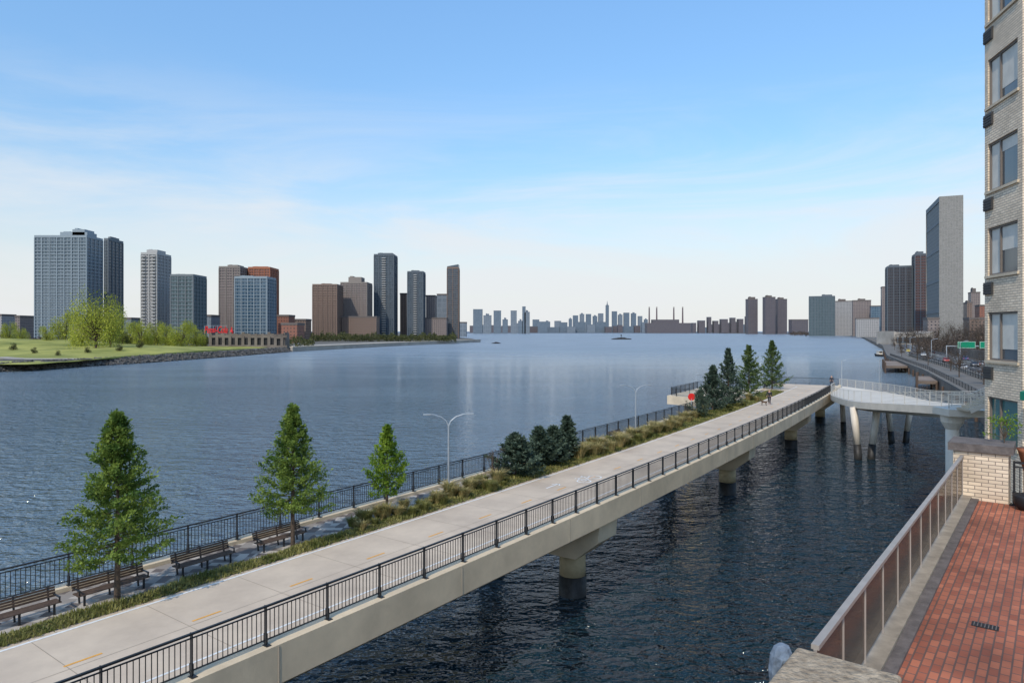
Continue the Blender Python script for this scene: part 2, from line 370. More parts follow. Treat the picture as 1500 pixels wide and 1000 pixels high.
# ------------------------------------------------------------------ towers
def tower(px0,px1,ytop,Y,d,mat,label,yaw=0,z0=2.3,mech=(),grid=None,gridmat=None,cat='building',group=None,name='tower',roof='slate',gsp=6,balc=None):
    ztop=gz(ytop,Y); wd=gx(px1,Y)-gx(px0,Y); cx=gx((px0+px1)/2,Y); cy=Y+d/2
    ca,sa=math.cos(yaw),math.sin(yaw)
    for _ in range(25):
        cs=[(cx+ca*a*wd/2-sa*c*d/2,cy+sa*a*wd/2+ca*c*d/2) for a,c in((-1,-1),(1,-1),(1,1),(-1,1))]
        ps=[750+1000*x/y for x,y in cs]; lo,hi=min(ps),max(ps)
        wd=max(3,wd+((px1-px0)-(hi-lo))*Y/1000*.6); cx+=((px0+px1)/2-(lo+hi)/2)*Y/1000*.8
    r=empty(name,(cx,cy,z0),label,cat,group); r.rotation_euler=(0,0,yaw)
    def part(nm,boxes,mt):
        q=MB()
        for bx in boxes: q.box(*bx)
        o=q.build(nm,mt); o.parent=r; return o
    h=ztop-z0
    part('body',[(-wd/2,wd/2,-d/2,d/2,0,h)],mat)
    e=.35
    part('roof_parapet',[(-wd/2-e,wd/2+e,-d/2-e,-d/2+.5,h-1.2,h+.9),(-wd/2-e,wd/2+e,d/2-.5,d/2+e,h-1.2,h+.9),
        (-wd/2-e,-wd/2+.5,-d/2+.51,d/2-.51,h-1.2,h+.9),(wd/2-.5,wd/2+e,-d/2+.51,d/2-.51,h-1.2,h+.9)],gridmat or M[roof])
    for k,(f0,f1,mh) in enumerate(mech):
        part('rooftop_plant',[(-wd/2+wd*f0,-wd/2+wd*f1,-d*.3,d*.3,h+.01,h+mh),(-wd/2+wd*(f0+.06*(f1-f0)),-wd/2+wd*(f0+.3*(f1-f0)),-d*.2,d*.2,h+mh,h+mh*1.2)],gridmat or M[roof])
    if grid:
        fl=grid; bx=[]
        k=1
        while k*fl<h-1.5:
            z=k*fl; bx.append((-wd/2-.45,wd/2+.45,-d/2-.45,d/2+.45,z-.22,z+.22)); k+=1
        part('floor_bands',bx,gridmat)
        npx=max(2,int(wd/gsp)); bx=[]
        for i in range(npx+1):
            x=-wd/2+wd*i/npx; bx.append((x-.35,x+.35,-d/2-.6,-d/2+.1,0,h-1.3))
        npy=max(1,int(d/gsp))
        for i in range(npy+1):
            y=-d/2+d*i/npy; bx.append((wd/2-.1,wd/2+.6,y-.35,y+.35,0,h-1.3)); bx.append((-wd/2-.6,-wd/2+.1,y-.35,y+.35,0,h-1.3))
        part('facade_piers',bx,gridmat)
        if balc:
            for f0,f1 in balc:
                k=2
                while k*fl<h-3:
                    z=k*fl; part('balcony',[(-wd/2+wd*f0,-wd/2+wd*f1,-d/2-1.9,-d/2-.61,z-.15,z+.95)],gmW); k+=1
    return r
G=lambda *a,**k:fac(*a,**k)
m_bluegrey=G('fac_bluegrey',(.18,.22,.25),(.05,.08,.11),(.10,.14,.17),3,3,.5)
m_dkglass=G('fac_dkglass',(.08,.10,.12),(.04,.06,.08),(.075,.105,.135),2.6,3.2,.4)
m_green=G('fac_green',(.11,.15,.17),(.035,.065,.075),(.065,.105,.115),3,3.4,.6)
m_brown=G('fac_brown',(.19,.13,.10),(.04,.04,.045),(.065,.065,.065),3,3,.9)
m_greyb=G('fac_greybrown',(.21,.17,.155),(.045,.045,.055),(.075,.075,.085),3,3,.9)
m_red=G('fac_red',(.25,.105,.07),(.045,.04,.045),(.075,.06,.06),3,3,1.0)
m_blue=G('fac_blue',(.12,.17,.21),(.035,.075,.115),(.065,.115,.165),3,3.4,.5)
m_white=G('fac_white',(.32,.31,.30),(.07,.08,.10),(.11,.12,.14),3,3,.9)
m_dark=G('fac_dark',(.05,.046,.054),(.025,.03,.04),(.045,.05,.06),3,3.4,.7)
m_dred=G('fac_darkred',(.09,.045,.042),(.025,.025,.03),(.04,.035,.04),3,3.4,1.0)
m_haze=G('fac_haze',(.12,.16,.20),(.10,.135,.17),(.14,.175,.21),8,8,1.1,glassy=.5)  # far facades: aerial haze mixed into wall and glass colours
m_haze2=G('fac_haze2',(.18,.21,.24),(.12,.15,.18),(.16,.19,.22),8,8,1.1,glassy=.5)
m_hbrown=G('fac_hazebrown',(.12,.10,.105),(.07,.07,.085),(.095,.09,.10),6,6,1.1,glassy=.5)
gmL=pm('grid_lightblue',(.25,.30,.33),.6); gmD=pm('grid_dark',(.095,.115,.135),.6); gmW=pm('grid_white',(.38,.375,.36),.7)
gmB=pm('grid_brown',(.20,.14,.11),.8); gmR=pm('grid_red',(.34,.13,.07),.8); gmO=pm('grid_greybrown',(.23,.20,.175),.8)
gmG=pm('grid_midgrey',(.15,.17,.18),.7)
tower(51,150,346,620,24,m_bluegrey,'wide blue-grey glass slab apartment tower at the far left beyond the park',mech=[(.42,.95,4.5),(.66,.9,7)],grid=3.1,gridmat=gmL)
tower(153,180,350,690,26,m_dkglass,'slim dark glass tower just behind the wide blue-grey slab tower',mech=[(.2,.8,3)],grid=3.1,gridmat=gmG)
tower(207,250,371,640,26,m_white,'white and grey apartment tower with roof plant, left of the low green glass block',mech=[(.15,.85,4)],grid=3.1,gridmat=gmW,balc=[(.05,.3),(.7,.95)])
tower(250,302,403,610,26,m_green,'lower green-grey glass block beside the white and grey tower',mech=[(.1,.5,1.5)],grid=3.4,gridmat=gmG)
tower(321,366,391,780,30,m_greyb,'grey-brown apartment tower behind the blue glass block',mech=[(.3,.8,3)],grid=3.1,gridmat=gmO)
tr_=tower(364,408,392,800,30,m_red,'red brick tower with orange top behind the blue glass block',mech=[(.1,.8,2)],grid=3.1,gridmat=gmR)
tower(344,404,406,690,26,m_blue,'blue glass apartment block in front of the red brick tower',mech=[(.1,.5,2)],grid=3.4,gridmat=gmL)
tower(458,502,417,860,30,m_brown,'brown brick tower left of the stepped grey-brown tower',mech=[(.3,.7,2)],grid=3.1,gridmat=gmB)
tower(499,545,414,905,34,m_greyb,'stepped grey-brown tower with raised central roof block',mech=[(.25,.75,8)],grid=3.1,gridmat=gmO)
tower(500,556,464,880,20,m_brown,'low brown wing at the foot of the stepped tower')
tower(548,582,373,950,30,m_dkglass,'tallest dark glass tower of the left shore cluster',mech=[(.15,.9,3)],grid=3.2,gridmat=gmD,balc=[(.4,.6)])
tower(597,623,398,960,26,m_dkglass,'dark glass tower with flat top, right of the tallest one',mech=[(.2,.7,2.5)],grid=3.2,gridmat=gmD,balc=[(.4,.6)])
tower(586,600,430,1000,30,m_brown,'short brown tower tucked behind the flat topped dark tower')
tower(624,640,433,1010,26,m_greyb,'short grey tower between the two tall dark glass towers')
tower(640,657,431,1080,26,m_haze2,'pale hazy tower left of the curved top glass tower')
tc_=tower(655,673,392,1010,22,m_dkglass,'narrow dark tower with sloped top at the right end of the left cluster',grid=3.2,gridmat=gmB)
q=MB(); wv=tc_.children[0].bound_box
xs=[v[0] for v in wv]; ys=[v[1] for v in wv]; zs=max(v[2] for v in wv)
x0,x1,y0,y1=min(xs),max(xs),min(ys),max(ys)
q.add([(x0,y0,zs+1),(x1,y0,zs+1),(x1,y1,zs+1),(x0,y1,zs+1),(x0,y0,zs+2),(x1,y0,zs+5),(x1,y1,zs+5),(x0,y1,zs+2)],[(4,5,6,7),(0,1,5,4),(1,2,6,5),(2,3,7,6),(3,0,4,7)])
o=q.build('sloped_crown',m_dkglass); o.parent=tc_
low=[(0,22,461,760,m_white,'low white block at the far left edge of the shore'),(22,50,463,740,m_greyb,'low grey block beside the wide slab tower'),
(180,208,466,760,m_haze2,'low pale block between slab tower and white tower'),(300,322,462,740,m_haze2,'low grey block behind the red script sign'),
(406,432,462,760,m_red,'low red brick block right of the blue glass block'),(430,456,468,800,m_brown,'low brown block beside the low red brick block'),
(412,446,474,620,m_red,'long low red brick shed on the left shore'),(604,656,466,980,m_greyb,'low grey block under the dark towers'),(673,684,472,1300,m_haze2,'tiny pale block right of the sloped top tower'),
(104,150,478,560,m_greyb,'low brown-grey pavilion in front of the slab tower')]
for a in low: tower(a[0],a[1],a[2],a[3],22,a[4],a[5],name='low_building')
t=empty('stone_building',(gx(360,440),446,2.3),'long roofless stone building with dark openings by the rocky shore','building')
b=MB(); x0=gx(305,440)-t.location.x; x1=gx(416,440)-t.location.x
zt=gz(487,440)-2.3
xs=x0
while xs<x1-1:
    hh=zt*R.choice([1,.93,1.04,.85]); b.box(xs,xs+1.8,-5,-4,0,hh)
    b.box(xs+1.8,xs+4.2,-5,-4,hh*.72,hh*.9); b.box(xs+1.8,xs+4.2,-5,-4,0,hh*.2); xs+=4.2
b.box(x0,x1,4,5,0,zt*.9); b.box(x0,x0+1,-4,4,0,zt); b.box(x1-1,x1,-4,4,0,zt)
o=b.build('wall',M['ruin']); o.parent=t
b=MB(); b.box(x0+1,x1-1,-3.9,3.9,.1,zt*.65); o=b.build('dark_infill',M['dark']); o.parent=t  # near-black block standing in for the shade behind the openings
t=empty('script_sign',(gx(316,470),470,2.4),'red script lettering sign on a steel frame on the left shore','sign')
cu=bpy.data.curves.new('tmp','FONT'); cu.body='Pepsi-Cola'; cu.shear=.35; cu.size=5.2; cu.extrude=.25; cu.offset=.03; cu.align_x='CENTER'; cu.space_character=.95
ot=bpy.data.objects.new('tmp',cu); C.objects.link(ot)
bpy.context.view_layer.update()
me=bpy.data.meshes.new_from_object(ot.evaluated_get(bpy.context.evaluated_depsgraph_get()))
bpy.data.objects.remove(ot)
o=bpy.data.objects.new('lettering',me); C.objects.link(o); o.parent=t; o.rotation_euler=(math.radians(90),0,0)
wx=max(v.co.x for v in me.vertices)-min(v.co.x for v in me.vertices); s=16/wx; o.scale=(s,s*1.7,1); o.location=(0,0,9.6)
me.materials.clear(); me.materials.append(M['red'])
b=MB()
for x in range(-8,10,3): b.box(x-.08,x+.08,.6,.8,0,14.5); b.beam((x,.75,9),(x,4,0),.12,.12)
for z in (9.4,14.6): b.box(-8,8,.62,.78,z,z+.15)
o=b.build('steel_frame',M['grey_metal']); o.parent=t
b=MB(); b.tube([(11.0,0,6),(11.0,0,10.5),(11.0,0,12),(11.0,0,13.6)],[1.0,1.05,.5,.4],10); o=b.build('bottle_shape',M['red']); o.parent=t
b=MB(); b.tube([(11.0,0,0),(11.0,0,5.99)],.3,8); o=b.build('bottle_post',M['grey_metal']); o.parent=t
# ---------------- far skyline
sk=[(693,707,453),(708,720,462),(723,734,455),(736,744,468),(748,757,455),(759,766,470),(765,770,449),(768,776,457),(780,790,468),(797,806,471),(812,822,470),(833,838,467),(839,847,462),(849,856,460),(858,866,460),(868,875,463),(876,884,459),(887,892,447),(896,904,456),(905,912,461),(913,922,458),(924,932,459),(934,941,463),(943,949,468)]
shade=['slate blue','pale grey','hazy blue-grey']
for i,(a,c,yt) in enumerate(sk):
    Y=3000 if c<780 else 5200
    hd='tall' if yt<456 else('mid-height' if yt<463 else 'low')
    lab='%s %s tower in the distant skyline, %s from the left'%(hd,shade[i%3],ORD[i])
    if i==17: lab='tallest spired tower of the distant downtown skyline'
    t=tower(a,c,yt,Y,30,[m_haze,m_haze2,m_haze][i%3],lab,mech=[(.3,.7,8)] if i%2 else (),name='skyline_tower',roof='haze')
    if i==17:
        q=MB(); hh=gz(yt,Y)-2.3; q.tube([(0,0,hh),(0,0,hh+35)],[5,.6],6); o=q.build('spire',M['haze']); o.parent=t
x=688
while x<1092:
    wdt=R.uniform(8,18); yt=R.uniform(471,480)
    if not(945<x<1012):
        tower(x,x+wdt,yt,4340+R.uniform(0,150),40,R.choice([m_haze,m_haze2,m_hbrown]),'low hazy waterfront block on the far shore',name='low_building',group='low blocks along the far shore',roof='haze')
    x+=wdt*R.uniform(.8,1.1)
x=1012
while x<1092:
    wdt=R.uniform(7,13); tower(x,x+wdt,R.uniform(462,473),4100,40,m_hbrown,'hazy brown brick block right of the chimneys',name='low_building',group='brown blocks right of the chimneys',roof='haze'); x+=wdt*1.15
t=empty('power_station',(gx(978,3900),3900,2.3),'brown power station hall with four tall chimneys on the far shore','power station')
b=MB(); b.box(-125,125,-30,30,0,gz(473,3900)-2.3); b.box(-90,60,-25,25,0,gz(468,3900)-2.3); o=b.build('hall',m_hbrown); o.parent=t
cbm=pm('chimney_brick',(.11,.08,.085),.8)
for px in (951,962,987,1000):
    x=gx(px,3900)-t.location.x; b=MB(); zt=gz(451,3900)-2.3
    b.tube([(x,0,20),(x,0,zt)],[5,3.4],10); o=b.build('chimney',cbm); o.parent=t
    b=MB(); b.tube([(x,0,zt+.1),(x,0,zt+7)],[3.6,3.6],10); o2=b.build('chimney_band',M['palecon']); o2.parent=t
YW=-math.atan2(.4,.917)
rb=[(1092,1110,438,2500,m_hbrown,'narrow dark brown tower standing alone on the right shore',[(.2,.8,8)],0),
(1117,1136,435,2400,m_hbrown,'left one of the two joined dark brown towers on the right shore',[(.2,.7,6)],0),
(1135,1153,438,2450,m_hbrown,'right one of the two joined dark brown towers on the right shore',[(.2,.7,6)],0),
(1155,1184,468,2300,m_hbrown,'low brown block right of the joined dark towers',[],0),
(1185,1223,434,1500,m_green,'broad dark green-grey glass block on the right shore',[(.5,.9,4)],3.4),
(1222,1250,441,1560,m_white,'pale beige mid-rise behind the broad dark glass block',[(.2,.6,5)],0),
(1248,1276,440,1450,m_greyb,'grey-brown hospital block left of the dark stepped towers',[(.3,.7,4)],0),
(1274,1292,448,1400,m_blue,'blue-grey mid-rise right of the grey-brown block',[],0),
(1253,1288,466,1250,m_white,'low white waterfront block on the right shore',[],0),
(1297,1336,390,900,m_dark,'broad near-black glass tower left of the tall marble slab',[(.1,.5,3)],3.6),
(1336,1357,372,880,m_dred,'dark red-brown tower directly left of the tall marble slab',[(.2,.8,4)],3.6),
(1290,1299,420,1300,m_greyb,'thin grey tower sliver behind the near-black tower',[],0),
(1411,1424,443,1000,m_brown,'brown mid-rise right of the tall marble slab',[(.2,.6,3)],0),
(1418,1436,428,1300,m_greyb,'grey tower behind the brown mid-rise at the right',[(.2,.6,8)],0),
(1428,1446,447,900,m_red,'reddish brick block next to the brick building at right',[],0),
(1411,1446,466,640,m_brown,'low brown block behind the highway signs',[],0),
(1352,1376,466,620,m_greyb,'low grey block in front of the red-brown tower',[],0)]
for (a,c,yt,Y,mt,lb,mc,g_) in rb:
    tower(a,c,yt,Y,28,mt,lb,yaw=YW if Y<2000 else 0,mech=mc,grid=g_ or None,gridmat=gmD if g_ else None)
m_marb=G('fac_marble',(.27,.26,.235),(.19,.185,.17),(.24,.23,.215),2.4,1.3,.14,glassy=.7)
m_ung=G('fac_ungreen',(.20,.205,.195),(.13,.14,.14),(.17,.18,.175),1.6,3.8,.35,glassy=.8)
t=empty('slab_tower',(438,700,2.3),'tall slender slab tower with pale marble end wall and glass long side','building')
t.rotation_euler=(0,0,YW)
h=gz(288,700)-2.3
b=MB(); b.box(.8,20.2,.8,86.2,0,h-2); o=b.build('glass_body',m_ung); o.parent=t
b=MB(); b.box(0,21,0,.79,0,h); o=b.build('end_wall',m_marb); o.parent=t
b=MB(); b.box(0,21,86.21,87,0,h); o=b.build('end_wall',m_marb); o.parent=t
b=MB(); b.box(0,.79,.8,86.2,h-5,h); b.box(20.21,21,.8,86.2,h-5,h); b.box(.8,20.2,.8,86.2,h-2,h-.6); o=b.build('roof_parapet',gmG); o.parent=t
b=MB()
for z in (30,62,94,122): b.box(.3,.79,.8,86.2,z,z+3.5)
o=b.build('louvre_band',gmG); o.parent=t
t=empty('assembly_hall',(gx(1326,560),560,2.3),'low grey hall with a swooping roof in front of the dark towers','building')
b=MB(); 
A=[];B_=[]
for i in range(17):
    u=i/16; x=-16+32*u; z=8.0+3.0*(2*u-1)**2+ (2 if abs(u-.45)<.08 else 0); A.append((x,-12,z)); B_.append((x,14,z))
for i in range(16):
    b.add([A[i],A[i+1],(A[i+1][0],-12,0),(A[i][0],-12,0),B_[i],B_[i+1],(A[i+1][0],14,0),(A[i][0],14,0)],[(0,1,5,4),(3,2,1,0),(4,5,6,7)])
b.add([A[0],B_[0],(-16,14,0),(-16,-12,0)],[(0,1,2,3)]); b.add([A[16],B_[16],(16,14,0),(16,-12,0)],[(3,2,1,0)])
o=b.build('hall',M['palecon']); o.parent=t
b=MB(); b.box(-14,14,-12.3,-12.05,1.5,6); o=b.build('window_band',M['winglass']); o.parent=t

def islet(px,py,wpx,hpx,label,marker):
    Y=H*1000/(py-HY); t=empty('rock_islet',(gx(px,Y),Y,0),label,'rock'); wd=wpx*Y/1000; hh=hpx*Y/1000
    b=MB(); n1,n2=20,8; vs=[];fs=[]
    for j in range(n2):
        r=1-j/(n2-1)
        for i in range(n1):
            a=2*math.pi*i/n1; k=1+.35*noise.noise(Vector((math.cos(a)*2,math.sin(a)*2,j*.7+px)))
            vs.append((math.cos(a)*wd/2*r*k,math.sin(a)*wd/2*r*k*.8,-.3+hh*(1-r**2)*k))
    for j in range(n2-1):
        for i in range(n1): fs.append((j*n1+i,j*n1+(i+1)%n1,(j+1)*n1+(i+1)%n1,(j+1)*n1+i))
    b.add(vs,fs); o=b.build('rock',isl); o.parent=t
    if marker:
        b=MB(); b.tube([(0,0,hh*.8),(0,0,hh*.8+4)],.4,6); b.box(-1,1,-.2,.2,hh*.8+3,hh*.8+5); o=b.build('marker_post',M['dark']); o.parent=t
isl=pm('wet_rock',(.03,.028,.026),.9,var=.5,scale=.3)
islet(910,497,30,3.0,'dark rocky islet with a marker in mid river',True)
islet(727,503,16,2.4,'small flat rock off the tip of the left promontory',False)

# ------------------------------------------------------------------ vegetation
def conifer(name,h,rad,z0f,label,cat,mat,nb=70,tw=9,nd=11,up=.25,loc=(0,0,0),nsize=.13,group=None,seed=1,shape=1.0,gap=.15,fluff=.035,sxy=1,lr=(.6,1.2)):
    rr=random.Random(seed)
    t=empty(name,loc,label,cat,group)
    b=MB(); pts=[];rads=[]
    for i in range(9):
        u=i/8; pts.append(Vector((rr.uniform(-.03,.03)*h*.12,rr.uniform(-.03,.03)*h*.12,u*h*.97))); rads.append((.013*h+.012)*(1-u)+.008)
    pts[0]=Vector((0,0,-.05)); b.tube(pts,rads,8)
    lf=MB()
    def needles(p,d,ln,k):
        for _ in range(k):
            q=p+d*ln*rr.random()+Vector((rr.gauss(0,1),rr.gauss(0,1),rr.gauss(0,1)))*fluff
            v=(d*.5+Vector((rr.gauss(0,.6),rr.gauss(0,.6),rr.gauss(.25,.5)))).normalized()
            l=nsize*rr.uniform(.6,1.5); wv=v.cross(Vector((rr.gauss(0,1),rr.gauss(0,1),rr.gauss(0,1)))).normalized()*l*.24
            lf.v+= [q-wv*.5,q+v*l*.5-wv,q+v*l,q+v*l*.5+wv]; k0=len(lf.v)-4; lf.f.append((k0,k0+1,k0+2,k0+3))
    for i in range(nb):
        u=z0f+(1-z0f)*((i+rr.random()*.8)/nb)**.95
        z=u*h*.985; a=i*2.4+rr.uniform(-.5,.5)
        v=(u-z0f)/(1-z0f)
        prof=(1-v)**shape*min(1,(v+.12)*5.0)
        ln=rad*prof*rr.uniform(*lr)+.06*rad
        if rr.random()<gap: ln*=.55
        el=up+rr.uniform(-.15,.15)+v*.7
        d=Vector((math.cos(a)*math.cos(el),math.sin(a)*math.cos(el),math.sin(el)))
        p0=Vector((0,0,z)); bp=[p0]
        for s in range(1,5):
            uu=s/4; q=p0+d*ln*uu+Vector((0,0,(-.22*math.sin(uu*2.4)+.14*uu*uu)*ln)); bp.append(q)
        b.tube(bp,[.012*h*(.35)*(1-v*.7)+.003,.008,.006,.004,.002],4,False)
        m_=max(3,int(tw*(.35+.65*ln/rad)))
        for s in range(m_):
            uu=.18+.82*(s+rr.random())/m_; k=min(3,int(uu*4)); q=bp[k].lerp(bp[k+1],uu*4-k)
            side=Vector((-d.y,d.x,0)).normalized()*(1 if rr.random()<.5 else -1)
            td=(d*.8+side*rr.uniform(.2,1.1)+Vector((0,0,rr.uniform(-.35,.4)))).normalized()
            tl=ln*.34*(1.15-uu*.6)*rr.uniform(.6,1.2)+.05
            needles(q,td,tl,nd)
        needles(bp[3],(bp[4]-bp[3]).normalized(),ln*.3,nd)
    needles(Vector((0,0,h*.93)),Vector((0,0,1)),h*.07,14)
    if sxy!=1:
        for q_ in lf.v: q_.x*=sxy; q_.y*=sxy
    o=b.build('trunk',M['bark']); o.parent=t
    o=lf.build('crown',mat); o.parent=t
    return t
def broad(name,h,r,label,cat,mat,n=1500,leaf=.35,seed=1,trunk=.25,group=None,blobs=9,droop=0):
    rr=random.Random(seed); t=empty(name,(0,0,0),label,cat,group)
    b=MB(); b.tube([(0,0,-.3),(rr.uniform(-.1,.1)*r,0,h*trunk),(rr.uniform(-.1,.1)*r,0,h*.7)],[h*.025,h*.018,h*.006],6)
    bl=[]
    for i in range(blobs):
        a=i*2.4+rr.random(); rad=r*rr.uniform(.15,.75); z=h*rr.uniform(trunk+.12,.88)
        c=Vector((math.cos(a)*rad,math.sin(a)*rad,z)); bl.append((c,r*rr.uniform(.28,.5)))
        b.tube([(0,0,h*trunk*rr.uniform(.8,1.6)),tuple(c*.6+Vector((0,0,z*.25))),tuple(c)],[h*.012,h*.008,h*.003],5)
    lf=MB()
    for i in range(n):
        c,s=rr.choice(bl)
        v=Vector((rr.gauss(0,1),rr.gauss(0,1),rr.gauss(0,1))); v=v/v.length*s*rr.random()**.35
        q=c+Vector((v.x,v.y,v.z*(.9+droop))); 
        if droop: q.z-=rr.random()*droop*s
        l=leaf*rr.uniform(.5,1.3); e1=Vector((rr.gauss(0,1),rr.gauss(0,1),rr.gauss(0,1)+ (-1.5 if droop else 0))).normalized()*l
        e2=e1.cross(Vector((rr.gauss(0,1),rr.gauss(0,1),rr.gauss(0,1)))).normalized()*l*.5
        lf.v+=[q,q+e1*.5+e2*.5,q+e1,q+e1*.5-e2*.5]; k0=len(lf.v)-4; lf.f.append((k0,k0+1,k0+2,k0+3))
    o=b.build('trunk',M['bark']); o.parent=t; o=lf.build('crown',mat); o.parent=t
    return t
wt=[broad('willow_tree',13,6.2,'','tree',M['willow'],6500,.42,seed=3,droop=.9,blobs=24,trunk=.12),broad('willow_tree',9,5.2,'','tree',M['willow'],4200,.42,seed=4,droop=.6,blobs=18,trunk=.1),broad('park_tree',8,4.5,'','tree',M['hedge'],2200,.5,seed=6,trunk=.05,blobs=14)]
used=[0,0,0]
pk=[(140,330,27,0,'tall bright green willow standing on the park lawn'),(161,350,21,0,'bright green willow just right of the tallest willow'),(120,360,15,1,'bright green willow just left of the tallest willow'),
(96,400,17,1,'pale green round tree behind the lawn mound'),(68,380,8,1,'small green tree on the park mound'),(12,420,12,1,'pale green tree at the far left of the park'),(32,440,10,1,'smaller pale green tree near the far left of the park'),
(190,440,14,1,'spring green tree at the left end of the tree belt under the towers'),(208,430,15,1,'second spring green tree of the belt under the towers'),(228,450,15,1,'spring green tree below the white and grey tower'),
(247,440,14,1,'spring green tree below the low green glass block'),(266,430,16,1,'fullest spring green tree of the belt, left of the red script sign'),(287,445,14,1,'spring green tree directly left of the stone building'),
(180,400,9,2,'small dark tree beside the bright willows'),(300,470,8,2,'dark tree by the corner of the stone building'),
(50,300,3,2,'low dark bush on the lawn near the left picture edge'),(85,280,2.5,2,'low dark bush in the middle of the lawn'),(128,300,3,2,'low dark bush below the tallest willow'),(175,310,3.5,2,'low dark bush right of the willows near the shore path'),(205,330,4,2,'low dark bush at the right end of the lawn'),(20,330,4,2,'wide dark bush at the far left of the mound')]
for (px,Y,hh,k,lb) in pk:
    s=wt[k]; t=s if not used[k] else copy_tree(s); used[k]=1
    sc_=hh/[13,9,8][k]; t.location=(gx(px,Y),Y,lawnz(gx(px,Y),Y)-.2 if Y<455 else 2.4); t.scale=(sc_*.95,sc_*.95,sc_); t.rotation_euler=(0,0,R.random()*6)
    tag(t,lb,'tree','spring trees in the left park')
def wood(name,px0,px1,Y0,Y1,h,n,mat,label,leaf,base=2.3):
    lf=MB()
    for i in range(n):
        u=R.random(); px=px0+(px1-px0)*u; Y=Y0+(Y1-Y0)*R.random()
        hh=h*(.55+.45*abs(noise.noise(Vector((px*.12,Y*.02,3))))*2)
        q=Vector((gx(px,Y),Y,base+hh*R.random()**.6)); l=leaf*R.uniform(.6,1.3)
        e1=Vector((R.gauss(0,1),R.gauss(0,1),R.gauss(0,1))).normalized()*l; e2=e1.cross(Vector((R.gauss(0,1),R.gauss(0,1),R.gauss(0,1)))).normalized()*l*.7
        lf.quad(q,q+e1*.5+e2*.5,q+e1,q+e1*.5-e2*.5)
    tag(lf.build(name,mat),label,'trees',kind='stuff')
wood('tree_belt',455,668,700,760,9,9000,M['hedge'],'long dark olive belt of trees along the promontory',1.6)
wood('shore_scrub',185,460,470,520,7,6000,M['hedge'],'olive scrub along the left shore behind the stone building',1.3)
wood('shore_scrub',0,210,470,540,8,5000,M['bare'],'brown scrub behind the park lawn',1.3)
wood('tree_belt',1158,1262,1750,1900,10,3000,M['bare'],'brown strip of bare trees along the far right shore',3)
wood('bank_scrub',1345,1446,310,420,9,8000,M['bare'],'brown bare thicket beside the highway on the right bank',.7)
bt=[broad('bare_tree',11,5,'','tree',M['bare'],3000,.26,seed=9,blobs=14)]
for i,(px,Y,hh) in enumerate([(1290,640,9),(1296,600,10),(1308,560,12),(1318,500,12),(1328,440,13),(1337,400,13),(1346,350,14),(1357,330,12),(1372,400,15),(1386,330,13),(1398,380,16),(1410,340,14),(1421,300,14),(1434,280,15),(1441,330,17)]):
    t=bt[0] if i==0 else copy_tree(bt[0]); s=hh/11; t.location=(gx(px,Y),Y,2.5); t.scale=(s,s,s); t.rotation_euler=(0,0,R.random()*6)
    tag(t,'leafless brown street tree on the right bank, %s from the left'%ORD[i],'tree','bare trees on the right bank')

# ------------------------------------------------------------------ elevated walkway
ZD=4.9
def XR(Y): return -9.27+.7355*(Y-14)-.00086*(Y-14)**2
def dk(Y0,w,z=ZD):
    m=.7355-.00172*(Y0-14); l=math.hypot(m,1); return Vector((XR(Y0)-w/l,Y0+w*m/l,z))
def dang(Y0):
    m=.7355-.00172*(Y0-14); return math.atan2(1,m)
def solve(px,w):
    lo,hi=6.,125.
    for _ in range(40):
        mid=(lo+hi)/2; p=dk(mid,w)
        if 750+1000*p.x/p.y<px: lo=mid
        else: hi=mid
    return lo
Y0s=[-8+i*1.6 for i in range(71)]
YE=Y0s[-1]
WL=8.8
def loft(sec,ys,mb):
    n=len(sec); b0=len(mb.v)
    for y in ys:
        for (w_,z_) in sec: mb.v.append(dk(y,w_,z_))
    for i in range(len(ys)-1):
        for j in range(n): mb.f.append((b0+i*n+j,b0+i*n+(j+1)%n,b0+(i+1)*n+(j+1)%n,b0+(i+1)*n+j))
    mb.f.append(tuple(b0+j for j in range(n))); mb.f.append(tuple(b0+(len(ys)-1)*n+j for j in range(n))[::-1])
walk=empty('elevated_walkway',(0,20,0),'long beige concrete elevated walkway on round piers above the river','walkway')
b=MB(); loft([(.2,4.89),(8.6,4.89),(8.6,4.2),(.2,4.2)],Y0s,b); b.build('deck_slab',M['concrete'],walk)
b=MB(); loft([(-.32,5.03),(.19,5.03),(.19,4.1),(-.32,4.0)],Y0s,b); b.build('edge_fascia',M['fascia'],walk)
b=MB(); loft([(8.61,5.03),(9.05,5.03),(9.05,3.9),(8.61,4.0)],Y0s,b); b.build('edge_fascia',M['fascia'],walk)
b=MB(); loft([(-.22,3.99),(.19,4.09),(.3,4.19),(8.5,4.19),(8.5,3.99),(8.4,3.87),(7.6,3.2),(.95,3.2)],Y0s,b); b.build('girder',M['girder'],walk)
b=MB()
for yy in range(-6,104,6):
    p=dk(yy,-.325,4.02); q=dk(yy,-.325,5.0); b.beam(p,q,.02,.02)
b.build('fascia_joints',M['joint'],walk)
